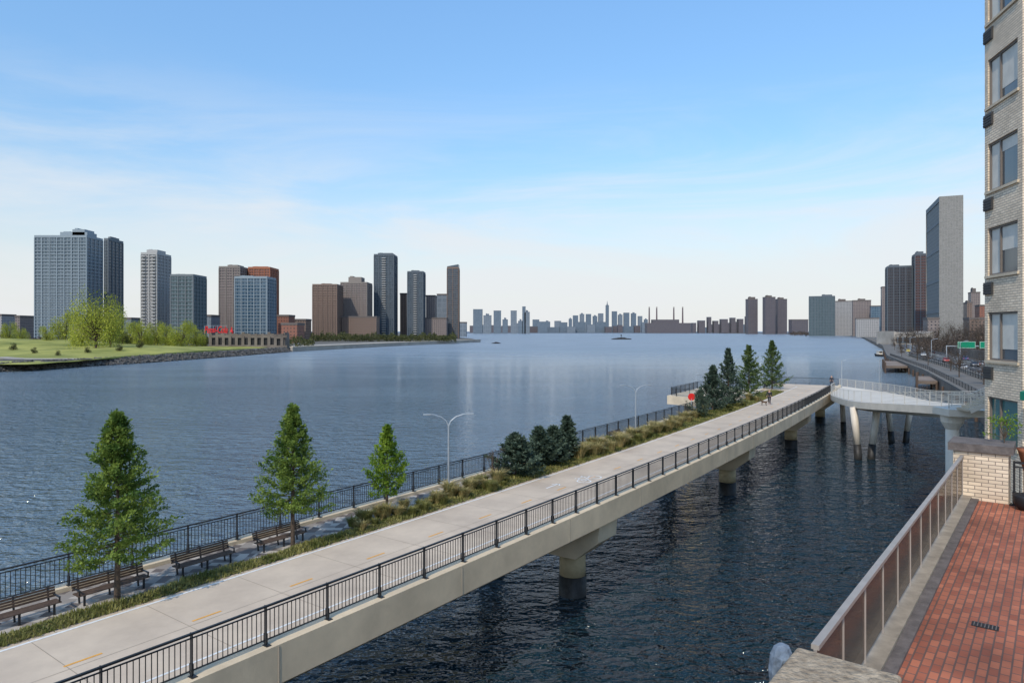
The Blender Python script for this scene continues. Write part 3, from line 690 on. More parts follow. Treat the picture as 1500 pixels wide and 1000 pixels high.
for Yp in [7.3,33.3,54.5,76.2,97]:
    for w_ in (1.9,7.0):
        c=dk(Yp,w_); b=MB(); b.tube([(c.x,c.y,1.0),(c.x,c.y,2.15)],[.66,.66],20); o=b.build('pier',M['pierc'],walk,True)
        b=MB(); b.tube([(c.x,c.y,-2),(c.x,c.y,.95)],[.70,.70],20); b.build('pier_base',M['pierd'],o,True)
    b=MB(); u=Vector((math.cos(dang(Yp)),math.sin(dang(Yp)),0)); 
    sec=[(-.12,4.02),(8.6,4.02),(8.5,3.0),(7.6,2.1),(1.2,2.1),(-.05,3.1)]
    vs=[]
    for s in(-.95,.95):
        for (w_,z_) in sec: vs.append(dk(Yp,w_,z_)+u*s)
    n6=len(sec)
    b.add(vs,[tuple(range(n6))[::-1],tuple(range(n6,2*n6))]+[(i,(i+1)%n6,n6+(i+1)%n6,n6+i) for i in range(n6)])
    b.build('pier_cap',M['fascia'],walk)
def flat(w0,w1,ya,yb,z,step=1.0):
    b=MB(); n=max(1,int((yb-ya)/step)); A=[dk(ya+(yb-ya)*i/n,w0,z) for i in range(n+1)]; B=[dk(ya+(yb-ya)*i/n,w1,z) for i in range(n+1)]
    for i in range(n): b.quad(A[i],A[i+1],B[i+1],B[i])
    return b
struct('path',flat(.2,5.7,-8,YE,ZD-.002),M['path'])
def bedw(y):
    k=6.35+.1*math.sin(y*1.7)
    if 27<y<47: k+=1.0*math.sin((y-27)/20*math.pi)
    if y>40: k+=min(1.5,(y-40)*.1)
    return k
b=MB(); ys=[-8+i*.5 for i in range(201)]
ys=[y for y in ys if y<=91]
for a_,c_ in zip(ys,ys[1:]):
    mid=lambda y:[dk(y,5.7,ZD+.02),dk(y,(5.7+bedw(y))/2,ZD+.10),dk(y,bedw(y),ZD+.02)]
    p,q=mid(a_),mid(c_); b.quad(p[0],q[0],q[1],p[1]); b.quad(p[1],q[1],q[2],p[2])
struct('planting_bed',b,M['soil'])
struct('paving',flat(5.71,8.6,-8,91,ZD-.001),M['paver'])
struct('end_paving',flat(5.71,8.6,91.01,YE,ZD-.001),M['path'])
b=flat(5.38,5.48,-8,100,ZD+.004); tag(b.build('edge_line',M['whitepaint']),kind='structure')
b=flat(.78,.86,-8,100,ZD+.004); tag(b.build('edge_line',M['whitepaint']),kind='structure')
s0=solve(122,3.2); ydir=3.3*.806
b=MB()
for i in range(-4,30):
    y=s0+i*ydir*(1+.0016*i)
    if y<-7 or y>97: continue
    q=flat(3.16,3.24,y-.36,y+.36,ZD+.004,.4); b.add(q.v,[f for f in q.f])
tag(b.build('centre_dashes',M['orange']),kind='structure')
b=MB()
y=-7
while y<100:
    q=flat(.2,5.7,y-.008,y+.008,ZD+.002,1); b.add(q.v,q.f); y+=2.45
q=flat(2.942,2.958,-8,100,ZD+.0025); b.add(q.v,q.f)
tag(b.build('path_joints',M['joint']),kind='structure')
b=MB(); yb=solve(853,3.55)
c0=dk(yb,3.4,ZD+.006); u=Vector((math.cos(dang(yb)),math.sin(dang(yb)),0)); v=Vector((-u.y,u.x,0))
def seg2(p,q,wd=.07):
    P=c0+u*p[0]+v*p[1]; Q=c0+u*q[0]+v*q[1]; d=(Q-P).normalized(); s=Vector((-d.y,d.x,0))*wd/2; b.quad(P-s,Q-s,Q+s,P+s)
for cx_,cy_ in ((-.62,-.3),(.62,-.3)):
    for i in range(16):
        a0,a1=2*math.pi*i/16,2*math.pi*(i+1)/16
        b.quad(*[c0+u*(cx_+r*math.cos(t_))+v*(cy_+r*math.sin(t_)) for r,t_ in((.42,a0),(.42,a1),(.34,a1),(.34,a0))])
for p,q in [((-.62,-.3),(-.3,.3)),((-.3,.3),(.4,.3)),((.62,-.3),(.35,.45)),((-.05,-.3),(.38,.3)),((-.05,-.3),(-.3,.3)),((-.62,-.3),(-.05,-.3)),((-.4,.42),(-.2,.42)),((.35,.45),(.55,.45))]: seg2(p,q)
c0=dk(solve(815,3.7),3.9,ZD+.006)
for p,q in [((-.7,0),(.6,0)),((.6,0),(.25,.25)),((.6,0),(.25,-.25))]: seg2(p,q,.09)
tag(b.build('bicycle_marking',M['whitepaint']),kind='structure')
# railings ------------------------------------------------
def resample(pts,sp):
    L_=[0]
    for a_,c_ in zip(pts,pts[1:]): L_.append(L_[-1]+(c_-a_).length)
    n=max(1,round(L_[-1]/sp)); out=[]
    for i in range(n+1):
        t=L_[-1]*i/n; k=0
        while k<len(pts)-2 and L_[k+1]<t: k+=1
        out.append(pts[k].lerp(pts[k+1],(t-L_[k])/max(1e-6,L_[k+1]-L_[k])))
    return out
def railing(label,pts,h=1.0,sp=2.0,mat=None,style='bars',name='railing',mat2=None,bs=.13,pw=.035):
    mat=mat or M['black']; P=resample(pts,sp); t=empty(name,P[len(P)//2],label,'railing')
    Z=Vector((0,0,1))
    for i,p in enumerate(P):
        q=P[min(i+1,len(P)-1)]; pr=P[max(i-1,0)]; d=(q-pr).normalized(); s=Vector((-d.y,d.x,0))
        b=MB()
        if style=='bars':
            b.beam(p,p+Z*(h+.03),.03,.09,s); b.beam(p-d*.07-s*.06+Z*.01,p+d*.07-s*.06+Z*.01,.2,.02)
            b.beam(p+Z*.05,p+Z*.3,.05,.12,s)
        else: b.beam(p,p+Z*(h-.02),pw,pw)
        b.build('post',mat,t)
    for p,q in zip(P,P[1:]):
        b=MB(); d=(q-p); 
        b.beam(p+Z*h,q+Z*h,.07,.045); 
        if style=='bars':
            b.beam(p+Z*(h-.1),q+Z*(h-.1),.03,.03); b.beam(p+Z*.13,q+Z*.13,.03,.03)
            n=max(2,int(d.length/bs))
            for k in range(1,n):
                c=p+d*k/n; b.beam(c+Z*.13,c+Z*(h-.1),.018,.018,(d.normalized()))
        elif style=='lines':
            for k in range(1,9): b.beam(p+Z*h*k/9,q+Z*h*k/9,.02,.03)
        b.build('railing_panel',mat,t)
        if style=='glass':
            b=MB(); b.beam(p+Z*(h*.5+.01)+d*.03,q+Z*(h*.5+.01)-d*.03,.012,h*.9); b.build('glass_panel',mat2,t)
    return t
railing('black baluster railing along the right edge of the walkway above the fascia',[dk(y,-.05,5.03) for y in [5+i for i in range(92)]])
railing('black baluster railing along the far river side of the walkway paving',[dk(y,WL,5.03) for y in [4+i for i in range(75)]])
ov=empty('overlook_platform',dk(85,13,0),'square overlook platform projecting to the river from the walkway','platform')
po=[dk(77,9.06),dk(79,17.5),dk(91,17.5),dk(93,9.06)]
b=MB(); b.prism([(p.x,p.y) for p in po],3.8,4.9); b.build('deck_slab',M['concrete'],ov)
for y_,w_ in ((81,15.5),(88,15.5)):
    c=dk(y_,w_); b=MB(); b.tube([(c.x,c.y,-2),(c.x,c.y,3.8)],.5,14); b.build('pier',M['pierc'],ov)
railing('black railing around the overlook platform on the river side',[dk(77,WL,5.0),dk(77.2,9.3,4.9),dk(79.2,17.3,4.9),dk(90.8,17.3,4.9),dk(92.7,9.3,4.9),dk(93,WL,5.0)])
railing('black railing closing the far end of the walkway',[dk(93.5,WL,5.03),dk(YE-.5,WL,5.0),dk(YE-.3,.2,5.0)])
def bench():
    t=empty('park_bench',(0,0,0),'','bench'); Lh=1.15
    b=MB()
    for k in range(5): b.box(-Lh,Lh,-.24+k*.1,-.24+k*.1+.08,.43,.47)
    o=b.build('seat',M['wood']); o.parent=t
    b=MB()
    for k in range(4):
        z=.55+k*.1; y=.27+k*.03; b.box(-Lh,Lh,y,y+.03,z,z+.08)
    o=b.build('backrest',M['wood']); o.parent=t
    for x in (-.95,0,.95):
        b=MB(); b.box(x-.03,x+.03,-.22,-.17,0,.43); b.beam((x,.22,0),(x,.39,.95),.05,.05); b.box(x-.03,x+.03,-.24,.28,.39,.43); o=b.build('leg',M['black']); o.parent=t
    for x in (-1.1,1.1):
        b=MB(); b.box(x-.03,x+.03,-.22,.3,.64,.67); b.box(x-.02,x+.02,-.22,-.18,.43,.64); o=b.build('armrest',M['black']); o.parent=t
    return t
bn=bench()
for i,(px,lb) in enumerate([(25,'slatted wooden bench at the left edge of the picture'),(165,'slatted wooden bench behind the nearest conifer'),(300,'slatted wooden bench between the nearest and second conifer'),(412,'slatted wooden bench beside the trunk of the second conifer'),(905,'slatted wooden bench on the far stretch near the second lamp')]):
    t=bn if i==0 else copy_tree(bn); wq=7.05 if i<4 else 7.9; y=solve(px,wq); t.location=dk(y,wq,ZD); t.rotation_euler=(0,0,dang(y)); t.scale=(.92,.85,.74); tag(t,lb,'bench','benches along the walkway')
def lamp():
    t=empty('street_lamp',(0,0,0),'','street lamp')
    b=MB(); b.tube([(0,0,0),(0,0,.5),(0,0,3.3)],[.07,.055,.04],10); o=b.build('pole',M['grey_metal']); o.parent=t
    b=MB(); b.tube([(0,0,0),(0,0,.08)],.13,10); o=b.build('base',M['grey_metal']); o.parent=t
    for s in(-1,1):
        b=MB(); b.tube([(0,0,3.2),(s*.12,0,3.5),(s*.4,0,3.72),(s*.8,0,3.85),(s*1.0,0,3.87)],[.035,.03,.027,.022,.02],8); o=b.build('arm',M['grey_metal']); o.parent=t
        b=MB(); b.box(*(sorted((s*.95,s*1.35))),-.07,.07,3.83,3.89); o=b.build('lamp_head',M['grey_metal']); o.parent=t
    return t
lp=lamp()
for i,(px,lb) in enumerate([(657,'grey double armed lamp beside the third conifer'),(931,'grey double armed lamp halfway along the far railing'),(1036,'grey double armed lamp left of the far group of conifers')]):
    t=lp if i==0 else copy_tree(lp); y=solve(px,8.45); t.location=dk(y,8.45,ZD); t.rotation_euler=(0,0,.15); tag(t,lb,'street lamp','double armed lamps on the walkway')
    if i==2: t.scale=(.9,.9,.95)
def put(t,px,w_,z=ZD+.05,y=None):
    y=solve(px,w_) if y is None else y; t.location=dk(y,w_,z); t.rotation_euler=(0,0,R.random()*6)
put(conifer('conifer_tree',5.75,1.72,.24,'nearest feathery green conifer rising from the bed at left','tree',M['needle'],nb=135,tw=14,nd=15,seed=21,nsize=.10,shape=.95,gap=.18,up=.12,fluff=.04,lr=(.72,1.05)),172,6.3)
put(conifer('conifer_tree',5.35,1.62,.24,'second feathery conifer, left of the first bench gap by the far rail','tree',M['needle'],nb=130,tw=13,nd=14,seed=5,nsize=.10,shape=.95,gap=.18,up=.12,fluff=.04,lr=(.72,1.05)),429,6.6)
put(conifer('conifer_tree',3.9,1.2,.2,'third and smallest bright green young tree, left of the lamp','tree',M['needle_y'],nb=75,tw=10,nd=11,seed=8,nsize=.12,gap=.25,shape=.9,fluff=.04,lr=(.7,1.1)),567,7.3)
sh=[(755,2.3,1.3,6.9,.5,1.5,'broad dark juniper at the left end of the shrub group'),(790,2.3,1.15,7.2,.6,1.5,'upright dark juniper second from left in the shrub group'),(811,2.2,1.1,7.0,.6,1.5,'upright dark juniper third from left in the shrub group'),(830,2.6,1.15,7.2,.65,1.5,'tallest dark juniper at the right end of the shrub group')]
for i,(px,h_,r_,w_,up_,sx_,lb) in enumerate(sh):
    put(conifer('juniper_shrub',h_,r_,.0,lb,'shrub',M['needle_d'],nb=70,tw=9,nd=12,up=up_,seed=30+i,nsize=.17,shape=.95,gap=.3,fluff=.02,sxy=sx_),px,w_)
fr=[(1044,590,4.6,1.9,'dark conifer at the left of the far group'),(1067,590,6.3,1.9,'tallest conifer of the far group'),(1097,575,6.4,2.5,'third conifer of the far group'),(1131,570,6.8,2.5,'rightmost green conifer of the far group')]
for i,(px,py,h_,r_,lb) in enumerate(fr):
    w_=[7.6,7.2,7.9,7.8][i]
    put(conifer('conifer_tree',h_,r_,.06,lb,'tree',M['needle_f'] if i>1 else M['needle_d'],nb=95,tw=10,nd=10,up=.2,seed=50+i,nsize=.2,shape=.95,gap=.22),px,w_)
put(conifer('juniper_shrub',2.5,1.5,.0,'small dark juniper at the left foot of the far conifer group','shrub',M['needle_d'],nb=60,tw=7,nd=8,up=.6,seed=66,nsize=.16,shape=.7),1026,6.8)
t=broad('bare_shrub',2.0,.7,'leafless twiggy shrub beside the broad juniper','shrub',M['bare'],500,.07,seed=12,trunk=.1); put(t,722,7.3)
lf=MB()
for i in range(30000):
    y=5+86*R.random()**1.35; wv=R.uniform(5.62,bedw(y)+.05)+R.gauss(0,.03); p=dk(y,wv,ZD+.02+.09*max(0,math.sin((wv-5.7)/(bedw(y)-5.7)*math.pi)))
    dns=noise.noise(Vector((p.x*.6,p.y*.6,0)))
    h_=R.uniform(.05,.16)*(1+.8*dns); a=R.random()*6.3; d=Vector((math.cos(a),math.sin(a),0)); w2=.02+.0006*y
    tip=p+Vector((0,0,h_))+d*R.uniform(.02,.1); s=Vector((-d.y,d.x,0))*w2
    lf.add([p-s,p+s,tip],[(0,1,2)])
tag(lf.build('ground_cover',M['cover']),'low olive ground cover filling the long planting bed','ground cover',kind='stuff')
def clump(h,seed,mat,n=300):
    rr=random.Random(seed); t=empty('grass_clump',(0,0,0),'','ornamental grass'); lf=MB()
    for i in range(n):
        a=rr.random()*6.3; d=Vector((math.cos(a),math.sin(a),0)); r=rr.random()**.7*.28; p=d*r*.5; l=h*rr.uniform(.6,1.1); o=d*rr.uniform(.05,.65)*l
        s=Vector((-d.y,d.x,0))*.014; m1=p+o*.35+Vector((0,0,l*.65)); e_=p+o+Vector((0,0,l*rr.uniform(.65,.95)))
        lf.add([p-s,p+s,m1+s,m1-s],[(0,1,2,3)]); lf.add([m1-s,m1+s,e_],[(0,1,2)])
    o=lf.build('blades',mat); o.parent=t; return t
cl=[clump(.95,1,M['tan']),clump(.75,2,M['tan']),clump(.5,3,M['cover']),clump(.7,4,M['cover'])]; cu_=[0]*4
def clumps(pxa,pxb,n,w0,w1,lab,grp,ks=(0,1,1,2,2,3),sm=1):
    for i in range(n):
        px=pxa+(pxb-pxa)*(i+R.random()*.8)/n; w_=R.uniform(w0,w1); k=R.choice(ks)
        t=cl[k] if not cu_[k] else copy_tree(cl[k]); cu_[k]=1
        y=solve(px,w_); t.location=dk(y,w_,ZD+.04); s=R.uniform(.55,1.25)*sm; t.scale=(s*1.25,s*1.25,s); t.rotation_euler=(0,0,R.random()*6); tag(t,lab,'ornamental grass',grp)
clumps(515,745,46,5.85,7.1,'tan and olive grass clump in the bed between second conifer and junipers','grass clumps before the junipers',ks=(0,1,1,2,2,3),sm=.85)
clumps(842,1035,72,5.85,7.9,'tan or olive grass clump in the bed beyond the junipers','grass clumps beyond the junipers',ks=(0,0,1,1,2,3,3),sm=1.05)
clumps(1060,1110,14,5.85,7.0,'grass clump at the foot of the far conifers','grass clumps by the far conifers')
t=empty('round_sign',dk(solve(1013,8.5),8.5,ZD),'red round sign on a post by the overlook railing','sign')
p=t.location; b=MB(); b.tube([p,p+Vector((0,0,1.6))],.04,8); b.build('post',M['grey_metal'],t)
b=MB(); b.tube([p+Vector((0,-.03,1.75)),p+Vector((0,.03,1.75))],.36,20); b.build('sign_face',M['red'],t)
def skin(name,vs,es,mat,parent,sub=1):
    me=bpy.data.meshes.new(name); me.from_pydata([v[0] for v in vs],es,[]); o=bpy.data.objects.new(name,me); C.objects.link(o); o.parent=parent
    md=o.modifiers.new('Skin','SKIN'); md.use_smooth_shade=True
    for i,v in enumerate(vs):
        me.skin_vertices[0].data[i].radius=(v[1],v[1]) if not hasattr(v[1],'__len__') else v[1]
    me.skin_vertices[0].data[0].use_root=True
    s=o.modifiers.new('Sub','SUBSURF'); s.levels=sub; s.render_levels=sub
    me.materials.append(mat); return o
def person(loc,rz,label,jm):
    t=empty('person',loc,label,'person',rz=rz)
    vs=[((0,0,.95),.11),((0,.01,1.15),.11),((0,0,1.38),.12),((0,0,1.5),.05),((0,.015,1.6),.09),((0,.01,1.7),.085),
        ((-.19,0,1.4),.05),((-.24,-.05,1.13),.042),((-.22,.1,.9),.033),((.19,0,1.4),.05),((.25,.08,1.14),.042),((.24,.2,.93),.033),
        ((-.1,0,.9),.085),((-.1,.14,.5),.06),((-.1,.1,.08),.042),((-.1,.24,.04),.04),((.1,0,.9),.085),((.1,-.06,.5),.06),((.1,-.26,.12),.042),((.1,-.16,.04),.04)]
    es=[(0,1),(1,2),(2,3),(3,4),(4,5),(2,6),(6,7),(7,8),(2,9),(9,10),(10,11),(0,12),(12,13),(13,14),(14,15),(0,16),(16,17),(17,18),(18,19)]
    for base,sx in((8,-1),(11,1)):
        hb=Vector(vs[base][0])
        for k in range(5):
            vs.append(((hb.x+(k-2)*.018,hb.y+.03+(.02 if k==0 else 0),hb.z-.09-(.01 if k in(2,3) else 0)),.009)); es.append((base,len(vs)-1))
    skin('body',vs,es,M['skin'],t,2)
    ja=[((0,0,.88),.15),((0,.01,1.15),.14),((0,0,1.4),.14),((0,0,1.48),.08),((-.2,0,1.4),.07),((-.245,-.05,1.13),.06),((-.225,.08,.94),.05),((.2,0,1.4),.07),((.255,.08,1.14),.06),((.245,.18,.97),.05)]
    skin('jacket',ja,[(0,1),(1,2),(2,3),(2,4),(4,5),(5,6),(2,7),(7,8),(8,9)],jm,t)
    tr=[((0,0,.93),.13),((-.1,0,.86),.105),((-.1,.14,.5),.078),((-.1,.1,.12),.06),((.1,0,.86),.105),((.1,-.06,.5),.078),((.1,-.25,.16),.06)]
    skin('trousers',tr,[(0,1),(1,2),(2,3),(0,4),(4,5),(5,6)],M['trousers'],t)
    skin('hair',[((0,-.02,1.69),.1),((0,-.03,1.62),.085)],[(0,1)],M['hair'],t)
    return t
yp=solve(1127,4.0); person(dk(yp,4.0,ZD+.0),2.6,'person in dark clothes walking on the path near the far conifers',M['jacket'])
yp2=solve(1218,.9); person(dk(yp2,.9,ZD),2.9,'person in dark coat at the far right end of the walkway',M['trousers'])
t=empty('dog',dk(solve(1119,4.3),4.3,ZD),'small brown dog beside the walking person','dog',rz=2.2)
vs=[((-.28,0,.40),.08),((0,0,.40),.10),((.2,0,.43),.11),((.35,0,.55),.06),((.43,0,.62),.065),((.56,0,.58),.03),
 ((-.3,.07,.36),.05),((-.25,.07,.22),.03),((-.34,.07,.12),.02),((-.3,.07,.02),.022),((-.3,-.07,.36),.05),((-.2,-.07,.22),.03),((-.29,-.07,.12),.02),((-.25,-.07,.02),.022),
 ((.2,.07,.34),.04),((.22,.07,.18),.022),((.22,.07,.02),.022),((.22,-.07,.34),.04),((.28,-.07,.18),.022),((.26,-.07,.02),.022),((-.42,0,.5),.025),((-.5,0,.6),.015),((.41,.05,.7),.02),((.41,-.05,.7),.02)]
skin('body',vs,[(0,1),(1,2),(2,3),(3,4),(4,5),(0,6),(6,7),(7,8),(8,9),(0,10),(10,11),(11,12),(12,13),(2,14),(14,15),(15,16),(2,17),(17,18),(18,19),(0,20),(20,21),(4,22),(4,23)],M['dogfur'],t)

# ------------------------------------------------------------------ curved ramp bridge
near=[(45.3,96,4.9),(41.5,89,5.1),(38.3,81,5.45),(35.6,71,5.9),(34.8,62,6.6),(34.0,55,7.2),(32.6,49.5,7.7)]
farr=[(50,104,4.9),(49.8,92,5.1),(47.5,82,5.45),(44,72,5.9),(40.5,62.5,6.6),(37.6,56,7.2),(36.0,51,7.7)]
def cat(pts,k=6):
    P=[Vector(p) for p in pts]; P=[2*P[0]-P[1]]+P+[2*P[-1]-P[-2]]; out=[]
    for i in range(1,len(P)-2):
        for j in range(k):
            t_=j/k; a,b_,c,d=P[i-1],P[i],P[i+1],P[i+2]
            out.append(.5*((2*b_)+(c-a)*t_+(2*a-5*b_+4*c-d)*t_**2+(3*b_-a-3*c+d)*t_**3))
    out.append(P[-2]); return out
NA=cat(near); FA=cat(farr)
rp=empty('curved_footbridge',(40,75,0),'white curved footbridge ramp on slanted legs at the end of the walkway','footbridge')
b=MB(); n_=len(NA); Zv=Vector((0,0,1)); vs=[]
for a,c in zip(NA,FA): vs+=[a,c,c-Zv*.6,a+(c-a)*.12-Zv*.95,a-Zv*.65]
fs=[]
for i in range(n_-1):
    for j in range(5): fs.append((i*5+j,i*5+(j+1)%5,(i+1)*5+(j+1)%5,(i+1)*5+j))
fs+=[tuple(range(5))[::-1],tuple((n_-1)*5+j for j in range(5))]
b.add(vs,fs); b.build('deck',M['white_metal'],rp)
def leg(px,pyw,top,r=.33):
    Y=H*1000/(pyw-HY); p=Vector((gx(px,Y),Y,0)); tp=Vector(top); b=MB()
    m_=p.lerp(tp,.28)
    b.tube([m_,tp],[r*.95,r],14); o=b.build('leg',M['white_metal'],rp,True)
    b=MB(); b.tube([p-Vector((0,0,1)),m_],[r*1.1,r*1.05],14); b.build('leg_base',M['pierd'],o,True)
leg(1258,672,(36.1-.5,71.2,5.3),.36); leg(1275,672,(38.1,71.2,5.3),.36); leg(1236,632,(43.4,89.8,4.7)); leg(1307,648,(44.5,81,4.9)); leg(1326,648,(47.4,81,4.9))
railing('white curved footbridge railing on the side facing the water channel',[a+Vector((.1,.05,0)) for a in NA],h=1.1,sp=2.2,mat=M['white_metal'],style='lines')
railing('white curved footbridge railing on the side facing downtown',[a-Vector((.15,.1,0)) for a in FA],h=1.1,sp=2.4,mat=M['white_metal'],style='lines')
lt=empty('bridge_landing',(33,48.5,0),'white landing platform with stair on a thick round column','bridge landing')
b=MB(); b.tube([(31.6,49.0,-2),(31.6,49.0,6.2)],.42,20); b.build('column',M['white_metal'],lt,True)
b=MB(); b.tube([(31.6,49.0,6.2),(31.6,49.0,6.7),(31.6,49.0,7.2)],[.44,.72,.78],20); b.build('column_head',M['white_metal'],lt)
b=MB(); b.prism([(30.7,48),(36,46.2),(38.5,52),(32.5,49.6),(30.7,49.9)],7.21,7.7); b.build('platform',M['white_metal'],lt)
b=MB()
for k in range(7):
    x=31.2+k*.28; b.box(x,x+.28,46.6-.08*k,47.9-.08*k,7.705+.17*k,7.705+.17*(k+1))
b.build('stair',M['concrete'],lt)
b=MB(); b.prism([(33.17,46.05),(37.8,44.6),(38.6,46.6),(33.17,48.0)],8.55,8.9); b.build('upper_platform',M['white_metal'],lt)
b=MB(); b.beam((31.2,46.5,7.75),(33.2,46.0,8.75),.08,.3); b.beam((33.2,45.98,8.72),(37.8,44.55,8.72),.08,.4); b.build('stringer',M['white_metal'],lt)
b=MB(); b.tube([(36.5,46.0,2.5),(36.5,46.0,8.54)],.2,10); b.build('support_post',M['white_metal'],lt)
b=MB(); b.tube([(33.9,47.0,7.7),(33.9,47.0,8.54)],.12,10); b.build('support_post',M['white_metal'],lt)
railing('pale railing with glass panels on the upper landing beside the brick building',[Vector((33.2,46.12,8.9)),Vector((35.4,45.4,8.9)),Vector((37.7,44.7,8.9))],h=1.15,sp=1.3,mat=M['white_metal'],style='glass',mat2=M['railglass'])
railing('pale slanting stair railing on the footbridge landing',[Vector((31.25,46.58,7.85)),Vector((33.1,46.12,8.85))],h=1.05,sp=.9,mat=M['white_metal'],style='lines')
railing('pale railing on the lower landing at the column head',[Vector((30.75,48.05,7.7)),Vector((33.0,47.3,7.7))],h=1.05,sp=1.1,mat=M['white_metal'],style='lines')
for px,Y,hh,lb in [(1233,100,4.0,'thin teal-grey pole lamp at the walkway end'),(1288,112,3.6,'thin white pole lamp behind the curved footbridge')]:
    t=empty('pole_lamp',(gx(px,Y),Y,4.9 if px<1250 else 2.6),lb,'street lamp'); p=Vector(t.location)
    if px>1250: hh=6
    b=MB(); b.tube([p,p+Vector((0,0,hh))],[.07,.05],8); b.build('pole',M['grey_metal'],t)
    b=MB(); b.beam(p+Vector((0,0,hh)),p+Vector((.6,0,hh+.08)),.12,.06); b.build('lamp_head',M['grey_metal'],t)
b=MB(); p=Vector(t.location); b.tube([(p.x,p.y,-1),(p.x,p.y,2.6)],.35,10); b.build('dolphin_base',M['pierd'],t)

# ------------------------------------------------------------------ right bank: seawall, road, cars
def shx(Y):
    P=SHR
    for (x0,y0),(x1,y1) in zip(P,P[1:]):
        if y0<=Y<=y1: return x0+(x1-x0)*(Y-y0)/(y1-y0)
    return P[-1][0]
Ys=[44,55,70,86,105,125,150,181,230,290,400,500,700,1000]
sw=empty('seawall',(100,170,0),'brown stone seawall with coping along the right bank','wall')
b=MB()
for a,c in zip(Ys,Ys[1:]): b.beam((shx(a)-.3,a,1.2),(shx(c)-.3,c,1.2),.7,3.0)
b.build('wall',M['seawall'],sw)
b=MB()
for a,c in zip(Ys,Ys[1:]): b.beam((shx(a)-.2,a,2.85),(shx(c)-.2,c,2.85),.9,.3)
b.build('coping',M['prom'],sw)
for a in range(90,400,10):
    b=MB(); b.tube([(shx(a)-1.2,a,-1),(shx(a)-1.2,a,1.9)],.25,6); b.build('timber_pile',M['wood'],sw)
for k,(ya,yb,wd) in enumerate(((150,166,4.5),(215,250,7))):
    t=empty('timber_pier',(shx(ya)-wd/2,ya,0),'%s brown timber fender pier along the right bank'%('nearer, shorter' if k==0 else 'farther, longer'),'pier')
    b=MB(); b.add([(shx(ya)-1-wd,ya,1.6),(shx(ya)-1.0,ya,1.6),(shx(yb)-1.0,yb,1.6),(shx(yb)-1-wd*.7,yb,1.6),(shx(ya)-1-wd,ya,2.3),(shx(ya)-1.0,ya,2.3),(shx(yb)-1.0,yb,2.3),(shx(yb)-1-wd*.7,yb,2.3)],[(3,2,1,0),(4,5,6,7),(0,1,5,4),(1,2,6,5),(2,3,7,6),(3,0,4,7)]); b.build('deck',M['seawall'],t)
    n_=int((yb-ya)/3)
    for j in range(n_+1):
        y=ya+(yb-ya)*j/n_; x=shx(y)-1-wd*(1-.3*j/n_); b=MB(); b.tube([(x,y,-1),(x,y,3.2)],.22,6); b.build('pile',M['wood'],t)
struct('promenade',(lambda q:(strip(q,[(shx(y)+.4,y,2.605) for y in Ys],[(shx(y)+8.8,y,2.605) for y in Ys]),q)[1])(MB()),M['prom'])
struct('road',(lambda q:(strip(q,[(shx(y)+9.5,y,2.61) for y in Ys],[(shx(y)+29,y,2.61) for y in Ys]),q)[1])(MB()),M['asphalt'])
q=MB()
for o_ in (13.0,16.4,22.6,25.8):
    for y in range(90,600,9): 
        s=.12; xa=shx(y)+o_; xb=shx(y+3.5)+o_; q.quad((xa-s,y,2.615),(xa+s,y,2.615),(xb+s,y+3.5,2.615),(xb-s,y+3.5,2.615))
tag(q.build('lane_dashes',M['whitepaint']),kind='structure')
for off,lb,hh in ((9.1,'concrete barrier between promenade and highway on the right bank',.9),(19.5,'concrete median barrier in the middle of the highway',.8),(30,'tall stone retaining wall inland of the highway',3.6)):
    t=empty('road_barrier',(shx(150)+off,150,2.6),lb,'barrier'); b=MB()
    for a,c in zip(Ys[3:],Ys[4:]): b.beam((shx(a)+off,a,2.6+hh/2),(shx(c)+off,c,2.6+hh/2),.4,hh); b.beam((shx(a)+off,a,2.7),(shx(c)+off,c,2.7),.8,.2)
    b.build('barrier',M['seawall'] if hh>2 else M['palecon'],t)
railing('dark iron fence along the promenade edge of the right bank',[Vector((shx(y)+.6,y,2.7)) for y in (60,86,105,125,150,181,230,290)],h=1.2,sp=4,bs=.4)
railing('dark iron fence between promenade and highway of the right bank',[Vector((shx(y)+8.6,y,2.6)) for y in (86,105,125,150,181,230,290)],h=1.7,sp=4,bs=.4)
wb=bt[0]
for i,Y in enumerate((118,136,158,182,212,248,285,330,385)):
    t=copy_tree(wb); s=(5.5+1.2*(i%3))/11; t.location=(shx(Y)+5+1.5*(i%2),Y,2.6); t.scale=(s*.8,s*.8,s); t.rotation_euler=(0,0,R.random()*6)
    tag(t,'small leafless tree on the riverside promenade, %s nearest'%ORD[i],'tree','small bare trees on the promenade')
tl_=empty('road_lamp',(0,0,0),'','street lamp')
b=MB(); b.tube([(0,0,0),(0,0,7.5),(1.5,0,8)],[.12,.08,.05],6); o=b.build('pole',M['grey_metal']); o.parent=tl_
b=MB(); b.box(1.4,2.2,-.15,.15,7.95,8.08); o=b.build('lamp_head',M['grey_metal']); o.parent=tl_
for i,Y in enumerate((140,185,235,300,380,470)):
    t=tl_ if i==0 else copy_tree(tl_); t.location=(shx(Y)+9.6,Y,2.6); tag(t,'tall grey highway lamp on the right bank, %s nearest'%ORD[i],'street lamp','lamps along the highway')
cols=[(.7,.7,.68),(.05,.05,.06),(.35,.36,.38),(.55,.04,.03),(.75,.55,.05),(.08,.12,.25),(.6,.6,.6)]
cn=['white','black','grey','red','yellow','dark blue','silver']
